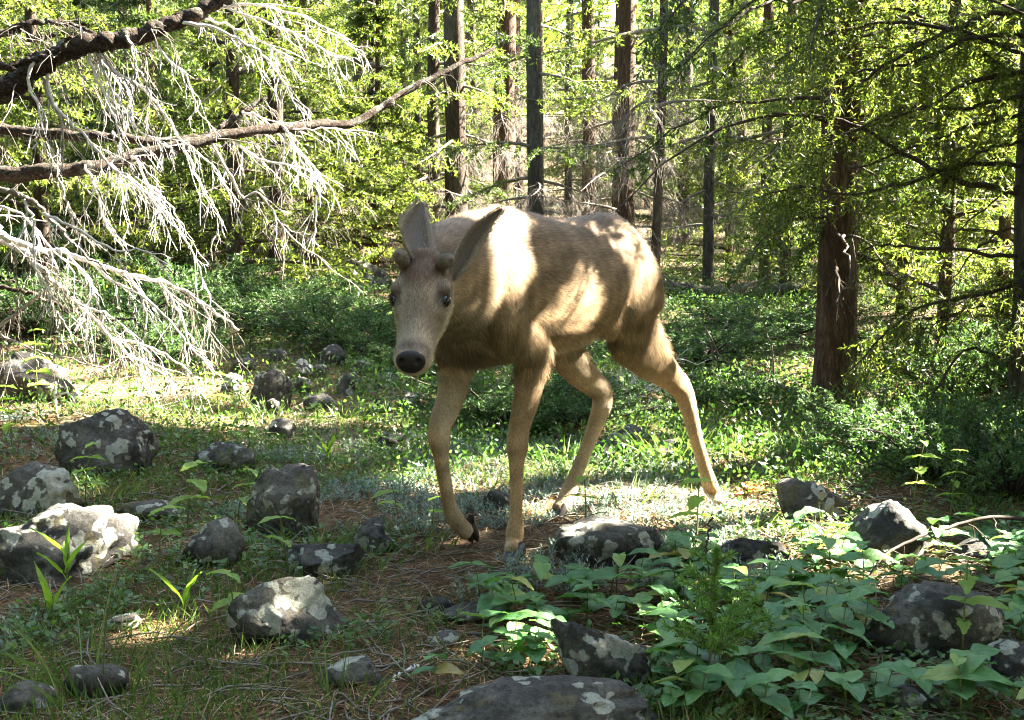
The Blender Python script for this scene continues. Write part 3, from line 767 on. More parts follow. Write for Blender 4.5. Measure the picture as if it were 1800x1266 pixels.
# --- leaning dead spruce off to the left: trunk, limbs, bleached twigs
rg = np.random.default_rng(21)
TX, TY = -3.05, 5.5
dead = empty('dead_spruce', on_ground(TX, TY))
tag(dead, 'dead spruce with thick bare limbs and bleached white drooping twigs over the left rocks', 'tree')
inv = Matrix.Translation(-Vector(dead.location))
def dpart(name, V, F, mat, parent=dead, smooth=True):
    o = link(name, mesh_np(name, V, F, smooth, mat), parent)
    if parent is dead: o.matrix_parent_inverse = inv
    return o
q = np.linspace(0, 1, 20)
tp = np.stack([TX + .1 * q, TY + 0 * q, float(gz(TX, TY)) - .2 + q * 6.5], 1)
V, F = tubes(tp[None], (.14 * (1 - q) ** .7 + .02)[None], 16); dpart('trunk', V, F, BARK_GREY)
def at_trunk(z, d=0.0): return np.array([TX + .05, TY + d, z])
LIMBS = [  # photo line, start height on the trunk, radii
 ([(-40, 172, 5.1), (60, 118, 5.1), (150, 78, 5.1), (235, 66, 5.15), (300, 42, 5.2), (360, 18, 5.25), (420, -20, 5.3)], 1.25, .045, .020, LIMB),
 ([(-40, 308, 5.6), (100, 300, 5.6), (220, 282, 5.7), (340, 250, 5.8), (480, 226, 6.0), (620, 214, 6.3), (700, 170, 6.5), (790, 122, 6.7), (870, 85, 6.9)], .95, .034, .010, LIMB),
 ([(-40, 224, 5.9), (150, 238, 5.9), (330, 246, 6.0), (400, 215, 6.1), (470, 168, 6.2)], 1.2, .024, .010, LIMB),
 ([(-40, 395, 5.4), (0, 414, 5.4), (60, 438, 5.45), (110, 442, 5.5), (160, 460, 5.5), (224, 484, 5.55), (280, 496, 5.6), (332, 516, 5.65), (376, 548, 5.7), (420, 580, 5.75)], .85, .015, .004, TWIG_PALE),
 ([(-40, 400, 5.5), (0, 420, 5.5), (40, 444, 5.5), (80, 480, 5.55), (120, 520, 5.6), (160, 556, 5.65), (196, 596, 5.7), (232, 628, 5.8), (280, 652, 5.9), (308, 672, 6.0)], .80, .013, .004, TWIG_PALE),
 ([(-40, 332, 5.2), (40, 345, 5.2), (85, 380, 5.25), (130, 430, 5.3), (190, 480, 5.35)], .9, .011, .004, TWIG),
 ([(-40, 500, 6.2), (60, 520, 6.2), (160, 560, 6.3), (240, 560, 6.4)], .65, .012, .004, LIMB),
 ([(-40, 60, 5.8), (60, 40, 5.8), (140, 48, 5.9), (260, 100, 6.0)], 1.7, .018, .006, LIMB),
 ([(-40, 118, 5.0), (40, 112, 5.0), (100, 90, 5.0), (130, 62, 5.0)], 1.5, .016, .006, LIMB),
]
limbs = []
for pts, z0, ra, rb, mt in LIMBS:
    w = np.array([P(u, v, d) for u, v, d in pts])
    line = catmull(np.vstack([at_trunk(w[0][2] + .05), w]), 46)
    line[4:] += rg.normal(0, .004, line[4:].shape)
    line = catmull(line, 110) + rg.normal(0, .0015, (110, 3)); rr = np.interp(np.linspace(0, 1, 110), np.linspace(0, 1, 46), np.linspace(ra * 1.15, rb, 46) * (1 + rg.normal(0, .07, 46)))
    V, F = tubes(line[None], rr[None], 12); V = V + unit(V - np.repeat(line, 12, 0)) * (np.repeat(rr, 12) * rg.normal(0, .07, len(V)))[:, None]
    limbs.append((dpart('limb', V, F, mt), line, mt))
TWIGS = [  # limb index, photo line, distance
 (3, [(160, 460), (200, 496), (248, 520), (288, 552), (320, 592), (344, 620), (376, 660)], 5.5), (4, [(196, 596), (260, 608), (304, 632), (340, 660), (352, 672), (320, 692)], 5.75),
 (4, [(0, 576), (32, 604), (76, 620), (132, 632), (192, 652)], 5.6), (3, [(0, 364), (40, 380), (80, 424), (132, 480)], 5.35), (1, [(199, 294), (228, 318), (264, 352), (296, 380), (324, 420), (348, 464), (356, 508)], 5.6),
 (0, [(85, 100), (85, 159), (114, 208), (142, 230), (167, 262), (199, 294), (228, 312), (263, 347), (288, 379), (313, 404)], 5.1), (0, [(155, 80), (167, 137), (192, 176), (206, 219), (217, 287)], 5.1),
 (0, [(160, 78), (196, 120), (235, 144), (277, 180), (295, 212), (324, 251), (356, 276), (384, 304), (402, 340), (427, 404)], 5.15), (0, [(170, 90), (196, 155), (220, 194), (245, 230), (277, 248), (306, 262)], 5.12), (2, [(430, 200), (452, 204), (484, 233), (508, 255), (533, 287), (537, 333)], 6.1),
 (0, [(310, 38), (373, 48), (427, 73), (459, 95), (494, 137), (523, 187)], 5.2), (0, [(340, 26), (391, 41), (444, 66), (491, 91), (516, 123), (530, 144)], 5.25), (1, [(400, 240), (455, 280), (498, 287), (548, 304), (583, 333), (601, 376)], 5.9), (0, [(70, 112), (82, 162), (110, 219), (110, 304)], 5.1),
 (1, [(400, 300), (424, 344), (452, 340), (476, 364), (496, 400), (524, 428), (560, 452), (604, 492)], 5.8), (1, [(420, 240), (480, 232), (560, 226), (650, 232)], 6.05), (0, [(380, 5), (440, 30), (520, 60), (580, 95), (615, 100)], 5.3), (0, [(360, 18), (440, 8), (540, 30), (600, 70), (640, 95)], 5.3),
 (3, [(224, 484), (250, 530), (256, 580), (244, 610)], 5.5), (3, [(280, 496), (310, 540), (330, 590), (332, 640)], 5.55), (3, [(110, 442), (150, 480), (170, 530), (180, 580)], 5.45), (4, [(80, 480), (90, 530), (120, 580), (150, 640)], 5.5), (3, [(332, 516), (360, 545), (372, 590), (380, 610)], 5.6),
 (5, [(85, 380), (130, 400), (200, 440), (250, 440), (300, 470)], 5.2), (5, [(40, 345), (60, 400), (62, 470), (100, 530)], 5.2), (1, [(150, 292), (170, 340), (190, 400), (220, 440)], 5.6), (1, [(100, 300), (115, 350), (140, 410), (190, 440)], 5.55), (1, [(240, 280), (262, 330), (300, 360), (318, 400)], 5.65),
 (1, [(320, 252), (350, 320), (380, 370), (395, 420)], 5.75), (8, [(60, 105), (50, 150), (70, 200), (60, 260)], 5.0), (7, [(140, 48), (180, 110), (220, 150), (230, 200)], 5.9), (0, [(260, 58), (300, 110), (330, 140), (345, 200)], 5.2), (0, [(225, 68), (240, 120), (262, 160), (260, 220)], 5.1), (2, [(200, 240), (230, 300), (262, 330)], 5.9),
 (1, [(500, 222), (520, 260), (552, 300), (556, 380), (548, 450)], 6.0), (4, [(232, 628), (270, 640), (300, 662), (290, 690)], 5.85), (4, [(120, 520), (150, 540), (200, 560), (240, 600), (260, 640)], 5.6),
]
for li, px, d in TWIGS:
    par, lline, _ = limbs[li]
    pts = np.array([P(u, v, d) for u, v in px])
    near = lline[np.argmin(np.linalg.norm(lline - pts[0], axis=1))]
    if np.linalg.norm(near - pts[0]) > .02: pts = np.vstack([near, pts])
    line = catmull(pts, 26); line[2:] += rg.normal(0, .0035, line[2:].shape)
    ln = np.linalg.norm(np.diff(line, axis=0), axis=1).sum()
    rr = np.linspace(.0072, .0024, 26)
    parts_ = [tubes(line[None], rr[None], 6)]
    o_, _l = sprout(line, int(ln * 15) + 4, .07, .26, rg, down=.55, fwd=.7, r0=.0030, sub=3)
    V, F = join(parts_ + o_)
    ob = link('twig', mesh_np('twig', V, F, True, TWIG_PALE if rg.random() < .7 else TWIG_GREY), par)
for li in (0, 1, 2, 3, 4, 7):
    par, lline, _ = limbs[li]
    o_, _l = sprout(lline, 40, .12, .45, rg, down=.75, fwd=.4, r0=.0030, sub=3, t0=.2)
    V, F = join(o_); tag(link('fine_twigs', mesh_np('fine_twigs', V, F, True, TWIG), par), kind='stuff')

# --- spruce at the right edge with bare arching boughs
rg = np.random.default_rng(22)
ex, ey = P(1828, 500, 6.1)[:2]
edge = empty('edge_spruce', on_ground(ex, ey)); tag(edge, 'grey barked spruce trunk with bare arching boughs beside the juniper', 'tree')
inv2 = Matrix.Translation(-Vector(edge.location))
link('trunk', trunk_mesh(9, .112, 655, (0, 0), BARK_GREY), edge)
EB = [([(1784, 336, 6.08), (1700, 322, 5.95), (1630, 295, 5.95), (1560, 255, 5.95), (1500, 220, 5.95), (1440, 205, 5.95), (1360, 200, 5.95)], .014, 1), ([(1788, 452, 6.08), (1700, 440, 5.95), (1600, 435, 5.95), (1540, 432, 5.95), (1505, 448, 5.95)], .010, 0),
      ([(1788, 128, 6.08), (1720, 140, 6.08), (1690, 150, 5.95), (1640, 182, 5.95), (1560, 212, 5.95), (1480, 240, 5.95)], .012, 1), ([(1788, 642, 6.08), (1708, 613, 6.05), (1658, 665, 5.95), (1618, 752, 5.95), (1608, 790, 5.95)], .008, 0),
      ([(1788, 250, 6.08), (1740, 262, 5.98), (1680, 300, 5.95), (1640, 360, 5.95)], .008, 1), ([(1788, 205, 6.08), (1700, 225, 5.95), (1600, 260, 5.95), (1500, 300, 5.95)], .010, 1), ([(1788, 400, 6.08), (1740, 420, 6.08), (1690, 470, 5.95), (1660, 540, 5.95)], .007, 0),
      ([(1790, 560, 6.08), (1730, 540, 6.08), (1660, 560, 5.95), (1600, 590, 5.95)], .008, 0), ([(1788, 60, 6.08), (1700, 70, 5.95), (1600, 110, 5.95), (1500, 130, 5.95), (1420, 160, 5.95)], .012, 1), ([(1786, 330, 6.08), (1740, 360, 5.98), (1690, 400, 5.95), (1650, 440, 5.85)], .006, 0),
      ([(1788, 20, 6.08), (1700, 40, 6.0), (1600, 90, 5.9), (1500, 150, 5.9), (1400, 220, 5.9)], .012, 2), ([(1788, 290, 6.08), (1700, 290, 6.0), (1600, 320, 5.9), (1500, 340, 5.9), (1400, 330, 5.9), (1320, 350, 5.9)], .011, 2),
      ([(1788, 170, 6.08), (1700, 190, 6.0), (1600, 190, 5.9), (1500, 230, 5.9), (1420, 280, 5.9)], .010, 2), ([(1788, 500, 6.08), (1720, 520, 6.0), (1620, 540, 5.9), (1550, 590, 5.9), (1500, 650, 5.9)], .010, 2), ([(1788, 90, 6.08), (1700, 60, 6.0), (1580, 40, 5.9), (1460, 60, 5.9), (1360, 110, 5.9)], .011, 2)]
for pts, r0, grn in EB:
    w = np.array([P(u, v, d) for u, v, d in pts]); line = catmull(np.vstack([[ex, ey, w[0][2]], w]), 30); line[3:] += rg.normal(0, .004, line[3:].shape)
    V, F = tubes(line[None], np.linspace(r0 * 1.2, r0 * .3, 30)[None], 8)
    bo = link('bough', mesh_np('bough', V, F, True, TWIG_DARK), edge); bo.matrix_parent_inverse = inv2
    o_, lines = sprout(line, 30 if grn < 2 else 60, .12, .42, rg, down=.5, fwd=.6, r0=.0024, sub=4, t0=.15, cv=grn < 2)
    V, F = join(o_); tag(link('twigs', mesh_np('twigs', V, F, True, TWIG_DARK), bo), kind='stuff')
    tag(link('needles', needles_on(lines, (45, 100, 95)[grn], .030, .0032, rg, NEEDLE_SUN if grn else NEEDLE), bo), kind='stuff')

# boughs added above view in the sun path to throw streaks on the deer
for k_, (z_, tip) in enumerate([(2.45, (1.45, 4.45, 2.02)), (2.75, (1.75, 4.5, 2.22)), (2.3, (1.75, 4.9, 2.0)), (3.1, (2.1, 4.65, 2.55))]):
    a_ = np.array([ex, ey, z_]); b_ = np.array(tip); line = catmull(np.array([a_, a_ * .6 + b_ * .4 + [0, 0, .12], a_ * .25 + b_ * .75 + [0, 0, .06], b_]), 24); line[2:] += rg.normal(0, .006, line[2:].shape)
    V, F = tubes(line[None], np.linspace(.015, .004, 24)[None], 7)
    bo = link('bough', mesh_np('bough', V, F, True, TWIG_DARK), edge); bo.matrix_parent_inverse = inv2
    o_, lines = sprout(line, 30, .18, .5, rg, down=.15, fwd=.7, r0=.011, sub=3, t0=.25)
    V, F = join(o_); tag(link('twigs', mesh_np('twigs', V, F, True, TWIG_DARK), bo), kind='stuff')
    tag(link('needles', needles_on(lines[1:], 130, .032, .0040, rg, NEEDLE), bo), kind='stuff')

# --- rough barked pine by the juniper
px, py = P(1462, 700, 6.5)[:2]
pine = empty('rough_pine', on_ground(px, py)); tag(pine, 'stout pine with rough brown bark and drooping green boughs behind the sunlit tilted rock', 'tree')
inv3 = Matrix.Translation(-Vector(pine.location))
link('trunk', trunk_mesh(10, .092, 661, (.004, 0), BARK_RED), pine)
rg = np.random.default_rng(23)
PB_ = []
for i in range(64):
    z = rg.uniform(.35, 3.2); a = rg.uniform(0, 6.28); L = rg.uniform(.5, 1.5) * (1 if z > 1 else .55)
    if -2.4 < a - math.pi * 1.5 < -.6 and z < 1.1 and rg.random() < .7: continue
    q = np.linspace(0, 1, 12)
    out = np.array([math.cos(a), math.sin(a), 0])
    line = np.array([px, py, 0.3]) + out * (L * q)[:, None] + np.array([0, 0, 1.0]) * (z + L * (.25 * q - .55 * q ** 2))[:, None] + rg.normal(0, .008, (12, 3)) * (q > .1)[:, None]
    V, F = tubes(line[None], np.linspace(.011, .003, 12)[None], 6)
    bo = link('bough', mesh_np('bough', V, F, True, TWIG_DARK), pine); bo.matrix_parent_inverse = inv3
    o_, lines = sprout(line, 26, .12, .38, rg, down=.55, fwd=.6, r0=.0022, sub=3, t0=.12, cv=True)
    V, F = join(o_); tag(link('twigs', mesh_np('twigs', V, F, True, TWIG if rg.random() < .4 else TWIG_DARK), bo), kind='stuff')
    if z > .55: tag(link('needles', needles_on(lines, 130, .036, .0042, rg, NEEDLE_SUN if i % 2 else NEEDLE), bo), kind='stuff')
for i in range(16):
    z = rg.uniform(1.35, 3.0); a = -math.pi / 2 + rg.uniform(-1.25, 1.25); L = rg.uniform(.6, 1.3); q = np.linspace(0, 1, 12); out = np.array([math.cos(a), math.sin(a), 0])
    line = np.array([px, py, 0.3]) + out * (L * q)[:, None] + np.array([0, 0, 1.0]) * (z + L * (.2 * q - .6 * q ** 2))[:, None] + rg.normal(0, .008, (12, 3)) * (q > .1)[:, None]
    V, F = tubes(line[None], np.linspace(.010, .003, 12)[None], 6)
    bo = link('bough', mesh_np('bough', V, F, True, TWIG_DARK), pine); bo.matrix_parent_inverse = inv3
    o_, lines = sprout(line, 40, .12, .40, rg, down=.6, fwd=.6, r0=.0022, sub=3, t0=.12)
    V, F = join(o_); tag(link('twigs', mesh_np('twigs', V, F, True, TWIG_DARK), bo), kind='stuff')
    tag(link('needles', needles_on(lines, 120, .034, .0040, rg, NEEDLE_SUN), bo), kind='stuff')
# --- spruces between the two on the right
for i, (u, d, j, s, lb) in enumerate([(1660, 8.2, 0, .9, 'bright young spruce between the rough pine and the grey edge trunk'), (1590, 10.0, 2, .9, 'young spruce further back between the rough pine and grey edge trunk'), (1760, 9.5, 1, 1.0, 'young spruce behind the grey edge trunk'), (1500, 11.5, 2, .9, 'young spruce behind the rough barked pine'), (1280, 13.5, 1, .8, 'young spruce behind the thin pole pines')]):
    x = (u - 900) / FPX * d
    o = empty('young_spruce', on_ground(x, d), i * 2.1 + .4); o.scale = (s, s, s); tag(o, lb, 'tree')
    link('trunk', ytr[j], o); link('branches', YOUNG[j][0], o); link('crown', YOUNG[j][1], o)

# --- fallen logs
def log(pts, r0, r1, label, seed, mat=BARK_GREY):
    rg_ = np.random.default_rng(seed)
    w = np.array([G(u, v) for u, v in pts]) + np.array([0, 0, r0 * .7]); line = catmull(w, 30); line += rg_.normal(0, .01, line.shape)
    V, F = tubes(line[None], np.linspace(r0, r1, 30)[None], 14)
    root = empty('fallen_log', w[0]); tag(root, label, 'log'); iv = Matrix.Translation(-Vector(root.location))
    o = link('trunk', mesh_np('log', V, F, True, mat), root); o.matrix_parent_inverse = iv
    for k_ in range(7):
        t = rg_.integers(3, 27); d = unit(rg_.normal(size=3) * np.array([1, .6, .6]) + np.array([0, -.1, .7])); L = rg_.uniform(.12, .5)
        ln = line[t] + np.outer(np.linspace(0, 1, 6), d * L) + rg_.normal(0, .012, (6, 3))
        V, F = tubes(ln[None], np.linspace(r0 * .25, .004, 6)[None], 6); s_ = link('branch_stub', mesh_np('stub', V, F, True, TWIG), root); s_.matrix_parent_inverse = iv
log([(560, 412), (640, 425), (720, 440), (800, 452)], .07, .05, 'dark fallen log lying behind the deer ears', 1)
log([(1140, 512), (1230, 528), (1330, 524), (1430, 515)], .075, .05, 'grey fallen log lying across the ground behind the deer rump', 2)
log([(1230, 655), (1300, 668), (1380, 690), (1420, 708)], .03, .02, 'weathered thin log at the foot of the rough barked pine', 3)
# ------------------------------------------------------------------ mule deer
def build_deer():
    th = math.radians(36)
    f = np.array([-math.sin(th), -math.cos(th), 0.0]); lft = np.array([math.cos(th), -math.sin(th), 0.0]); up = np.array([0, 0, 1.0])
    S = np.array([-0.06, 3.66, 0.0])
    def B(s, l, z): return S + f * s + lft * l + up * z
    parts = []                                     # (V, F, colour per vertex, flow per vertex)
    NR = 28
    def egg(cs, n, colf, flow, top=0.16):
        """cs: list of (centre, e1*half, e2*half); rings through a smooth curve"""
        k = len(cs)
        C = catmull([c[0] for c in cs], n); E1 = catmull([c[1] for c in cs], n); E2 = catmull([c[2] for c in cs], n)
        a = np.arange(NR) * 2 * math.pi / NR
        ca, sa = np.cos(a), np.sin(a)
        V = C[:, None, :] + E1[:, None, :] * (ca * (1 - top * sa))[None, :, None] + E2[:, None, :] * sa[None, :, None]
        t = np.repeat(np.linspace(0, 1, n), NR); aa = np.tile(a, n)
        V = V.reshape(-1, 3)
        idx = np.arange(n * NR).reshape(n, NR)
        A = idx[:-1]; Bn = np.roll(A, -1, 1); Cc = idx[1:]; D = np.roll(Cc, -1, 1)
        F = np.stack([A, Bn, D, Cc], -1).reshape(-1, 4)
        caps = []
        V = np.vstack([V, C[:1], C[-1:]])
        i0, i1 = n * NR, n * NR + 1
        for j in range(NR):
            j2 = (j + 1) % NR
            caps.append([idx[0, j2], idx[0, j], i0]); caps.append([idx[-1, j], idx[-1, j2], i1])
        t = np.append(t, [0, 1]); aa = np.append(aa, [0, 0])
        col = colf(t, aa, V)
        fl = np.repeat(np.asarray(flow, float)[None, :], len(V), 0) if np.ndim(flow) == 1 else flow(t, aa, V)
        parts.append((V, F, np.array(caps), col, fl))
    def limb(js, n, colf, flowdown=True, side=lft, top=0.0):
        pts = np.array([j[0] for j in js])
        T = unit(np.gradient(pts, axis=0))
        cs = []
        for p, t, (_, r1, r2) in zip(pts, T, [(0, j[1], j[2]) for j in js]):
            e2 = unit(np.cross(side, t)); e1 = np.cross(t, e2)
            g_ = 1.0 + .16 * min(max((.56 - p[2]) / .12, 0), 1)
            cs.append((p, e1 * r1 * g_, e2 * r2 * g_))
        egg(cs, n, colf, lambda t, a, V: np.repeat(np.array([[0.0, 0, -1.0]]), len(V), 0), top)
    # --- colours (real coat colours)
    back = np.array([.140, .094, .052]); flank = np.array([.205, .138, .072]); belly = np.array([.34, .27, .18])
    tan = np.array([.265, .172, .092]); pale = np.array([.44, .36, .25]); dark = np.array([.085, .050, .026])
    brisket = np.array([.12, .085, .052]); grey = np.array([.175, .132, .084])
    def lerp(a, b, w): w = np.clip(w, 0, 1)[:, None]; return a[None] * (1 - w) + b[None] * w if a.ndim == 1 and b.ndim == 1 else a * (1 - w) + b * w
    def tcol(t, a, V):
        sa = np.sin(a)
        c = lerp(flank, back, (sa - 0.1) / 0.8)
        c = lerp(c, np.repeat(belly[None], len(V), 0), (-sa - 0.62) / 0.3 * np.clip((t - 0.25) / 0.2, 0, 1))
        c = lerp(c, np.repeat(brisket[None], len(V), 0), (-sa - 0.25) / 0.4 * np.clip((0.22 - t) / 0.15, 0, 1))
        return c
    # --- torso
    TS = [(.185, .700, .075, .060), (.150, .700, .130, .095), (.09, .728, .182, .125), (.0, .762, .212, .142), (-.14, .757, .205, .160),
          (-.30, .748, .190, .168), (-.44, .765, .176, .158), (-.55, .795, .160, .138), (-.63, .804, .146, .120), (-.695, .790, .126, .098),
          (-.745, .760, .092, .070), (-.765, .75, .05, .04)]
    egg([(B(s, 0, z), lft * hw, up * hh) for s, z, hh, hw in TS], 60, tcol, -f * 0.9 + np.array([0, 0, -0.45]), 0.18)
    # --- neck and head frame
    poll = P(748, 470, 3.22); nose = P(722, 640, 2.985)
    ax = unit(nose - poll); HL = np.linalg.norm(nose - poll)
    rt = unit(np.cross(ax, np.array([0.05, -0.55, 1.0])))          # towards the deer's left (viewer right) or right
    if rt[0] < 0: rt = -rt
    rt = unit(rt + np.array([0, -0.10, 0.03])); rt = unit(rt - ax * np.dot(rt, ax))
    dn = unit(np.cross(rt, ax))
    if dn[1] > 0: dn = -dn                                          # dorsal normal, to the viewer and up
    def H(t, x, y): return poll + ax * (HL * t) + rt * x + dn * y
    def ncol(t, a, V):
        sa = np.sin(a)
        c = lerp(flank, back, (sa - 0.0) / 0.8)
        return lerp(c, np.repeat(grey[None] * 1.15, len(V), 0), (-sa) / 0.7)
    n0 = B(-.02, 0, .815); n1 = B(.09, .00, .785); n4 = H(-.02, 0, -.055)
    n2 = n1 + (n4 - n1) * .38 + up * .000 ; n3 = n1 + (n4 - n1) * .70 + up * .012
    nd = unit(n4 - n1); ns = unit(np.cross(nd, up)); ns = ns if ns[0] > 0 else -ns
    nu = unit(np.cross(ns, nd)); nu = nu if nu[2] > 0 else -nu
    egg([(n0, lft * .115, up * .15), (n1, lft * .128, up * .172), (n2, ns * .108, nu * .152), (n3, ns * .090, nu * .125), (n4, ns * .072, nu * .092), (H(.12, 0, -.05), rt * .055, nu * .06)],
        34, ncol, -nd * 0.9 + np.array([0, 0, -0.4]), 0.05)
    def hcol(t, a, V):
        rel = V - poll
        tt = rel @ ax / HL; xx = rel @ rt; yy = rel @ dn
        c = np.repeat(grey[None], len(V), 0)
        c = lerp(c, np.repeat((grey * 0.75)[None], len(V), 0), np.clip(1 - np.abs(tt - .5) / .3, 0, 1) * np.clip(1 - np.abs(xx) / .03, 0, 1) * 0.8)
        c = lerp(c, np.repeat(dark[None], len(V), 0), np.clip((1.25 - np.hypot((tt - .16) / .22, xx / .062)) * 2.2, 0, 1) * (yy > -.03))
        c = lerp(c, np.repeat((pale * .95)[None], len(V), 0), np.clip((tt - .66) / .22, 0, 1) * 0.55)
        c = lerp(c, np.repeat(np.array([[.075, .052, .036]]), len(V), 0), np.clip(1.2 - np.abs(tt - .89) / .06, 0, 1) * 0.85 * (yy > -.005))
        c = lerp(c, np.repeat((pale * 1.1)[None], len(V), 0), np.clip((-yy - .028) / .03, 0, 1) * .8)
        for sg in (-1, 1):                                         # pale ring and dark tear line around the eye
            dd = np.hypot((tt - .365) * HL, np.hypot(xx - sg * .062, (yy - .012)))
            c = lerp(c, np.repeat(np.array([[.36, .31, .24]]), len(V), 0), np.clip(1 - np.abs(dd - .040) / .014, 0, 1) * .28)
            c = lerp(c, np.repeat(np.array([[.050, .034, .022]]), len(V), 0), np.clip((.029 - dd) / .010, 0, 1))
            dd2 = np.hypot((tt - .45) * HL, np.hypot(xx - sg * .050, (yy - .016)))
            c = lerp(c, np.repeat(np.array([[.07, .05, .035]]), len(V), 0), np.clip((.017 - dd2) / .008, 0, 1) * .8)
        return c
    # t, half width, half depth, depth offset
    HS = [(-.14, .030, .035, -.030), (-.08, .052, .056, -.030), (.05, .064, .068, -.022), (.20, .069, .078, -.022), (.34, .068, .082, -.027), (.46, .059, .076, -.030),
          (.58, .050, .062, -.026), (.70, .0445, .052, -.021), (.82, .0435, .045, -.017), (.90, .0445, .042, -.015), (.96, .040, .036, -.015), (1.0, .028, .024, -.016)]
    egg([(H(t, 0, off), rt * w, dn * h) for t, w, h, off in HS], 46, hcol, -ax * 1.0, 0.10)
    def blob(c, e1, e2, e3, colf, flow):
        cs = []
        for q in np.linspace(-1, 1, 9):
            r = math.sqrt(max(1 - q * q, 0.02)); cs.append((c + e3 * q, e1 * r, e2 * r))
        egg(cs, 14, colf, flow, 0.0)
    for sg in (-1, 1):                                             # brow ridges, cheeks, pedicles
        blob(H(.295, sg * .057, .016), rt * .015, dn * .018, ax * .030, hcol, -ax)
        blob(H(.42, sg * .046, .000), rt * .014, dn * .020, ax * .040, hcol, -ax)
        blob(H(.28, sg * .048, -.045), rt * .022, dn * .034, ax * .055, hcol, -ax)
        blob(H(.935, sg * .019, .010), rt * .016, dn * .017, ax * .018, hcol, -ax)
    blob(H(.93, 0, -.043), rt * .026, dn * .010, ax * .022, hcol, -ax)        # lower lip / chin
    blob(H(.04, 0, .030), rt * .045, dn * .020, ax * .045, hcol, -ax)         # tuft between the antlers
    # --- legs
    def legc(inner, shade_to=0.45):
        def fn(t, a, V):
            c = lerp(np.repeat(flank[None], len(V), 0), np.repeat(tan[None], len(V), 0), t / shade_to)
            return lerp(c, np.repeat(pale[None], len(V), 0), np.clip(((V - S) @ lft * inner * -1.0 + np.cos(a) * -inner * .5 - .1) * 1.2, 0, .8) * np.clip(t * 3, 0, 1))
        return fn
    def lc(inner):
        def fn(t, a, V):
            c = lerp(np.repeat(flank[None], len(V), 0), np.repeat(tan[None], len(V), 0), (t - .26) / .34)
            w = np.clip(-inner * np.cos(a) - .15, 0, 1) * np.clip((t - .12) * 4, 0, 1) * .85
            return lerp(c, np.repeat(pale[None], len(V), 0), w)
        return fn
    hoofs = []
    # left fore (planted)
    hf = G(899, 988)
    limb([(B(.02, .085, .86), .030, .055), (B(.055, .105, .76), .042, .075), (B(.075, .112, .66), .046, .070), (P(938, 610, 3.685), .046, .062), (P(934, 648, 3.69), .039, .051), (P(926, 700, 3.68), .031, .038),
          (P(913, 752, 3.66), .025, .028), (P(909, 786, 3.65), .0255, .029), (P(908, 812, 3.64), .0185, .0215), (P(908, 860, 3.635), .0150, .0180), (P(907, 905, 3.635), .0155, .0185), (P(905, 936, 3.635), .0215, .0235),
          (P(902, 958, 3.62), .0190, .021), (hf + np.array([0, .0, .030]), .0185, .021)], 70, lc(1))
    hoofs.append((hf, unit(f + lft * .1), 1.0, 0.0))
    # right fore (lifted)
    hr = P(829, 944, 3.765)
    limb([(B(.02, -.085, .86), .030, .055), (B(.055, -.105, .76), .042, .072), (B(.06, -.112, .66), .046, .068), (P(800, 628, 3.74), .044, .060), (P(800, 664, 3.72), .037, .050), (P(789, 708, 3.66), .030, .037),
          (P(775, 744, 3.60), .0265, .0295), (P(771, 768, 3.585), .0255, .0285), (P(775, 800, 3.60), .0185, .021), (P(782, 846, 3.645), .0155, .0185), (P(789, 884, 3.685), .0160, .019), (P(797, 908, 3.71), .021, .0235),
          (P(812, 926, 3.745), .0185, .021), (P(822, 937, 3.76), .0215, .024)], 70, lc(-1))
    hoofs.append((hr, None, 0.95, 0.0))
    # left hind (stretched back)
    hl = G(1266, 908)
    limb([(B(-.62, .060, .86), .050, .075), (B(-.615, .088, .77), .066, .128), (B(-.60, .106, .675), .064, .138), (P(1113, 578, 4.10), .056, .122), (P(1138, 618, 4.18), .046, .086), (P(1164, 648, 4.26), .037, .052),
          (P(1188, 672, 4.335), .028, .038), (P(1202, 692, 4.37), .0265, .0345), (P(1212, 724, 4.375), .0225, .0275), (P(1224, 772, 4.385), .0185, .0225), (P(1238, 820, 4.40), .0185, .0215), (P(1249, 856, 4.41), .0225, .0245),
          (P(1259, 880, 4.405), .0195, .0215), (hl + np.array([0, 0, .030]), .0185, .021)], 74, lc(1))
    hoofs.append((hl, unit(f + lft * .05), 0.95, 0.0))
    # right hind (forward, toe down)
    hh_ = G(978, 915)
    limb([(B(-.62, -.060, .86), .050, .075), (B(-.60, -.088, .77), .064, .125), (B(-.54, -.105, .675), .060, .130), (P(984, 600, 4.13), .050, .088), (P(1010, 640, 4.19), .040, .056), (P(1036, 668, 4.24), .031, .042),
          (P(1057, 688, 4.27), .027, .036), (P(1059, 708, 4.265), .026, .034), (P(1050, 738, 4.245), .022, .0265), (P(1034, 780, 4.225), .0185, .022), (P(1014, 830, 4.20), .0185, .0215), (P(999, 866, 4.18), .0225, .0245),
          (P(988, 888, 4.155), .0195, .022), (hh_ + np.array([0, 0.006, .030]), .0185, .021)], 74, lc(-1))
    hoofs.append((hh_, unit(f - lft * .1), 0.95, 0.35))
    # shoulder blades and haunch masses
    for sg in (-1, 1):
        blob(B(.01, sg * .108, .735), lft * .042, f * .090, up * .130, lambda t, a, V: np.repeat(flank[None], len(V), 0), -f * .9 + np.array([0, 0, -.5]))
        blob(B(-.60, sg * .076, .765), lft * .052, f * .125, up * .140, lambda t, a, V: np.repeat(flank[None], len(V), 0), -f * .5 + np.array([0, 0, -.8]))
    for hk, ta in ((P(1206, 672, 4.385), P(1176, 640, 4.30)), (P(1070, 688, 4.295), P(1046, 655, 4.26))):      # point of the hock and its tendon
        dd_ = unit(hk - ta); e1_ = unit(np.cross(dd_, up)); blob(hk - dd_ * .030, e1_ * .015, np.cross(dd_, e1_) * .019, dd_ * .055, lc(1), np.array([0, 0, -1.0]))
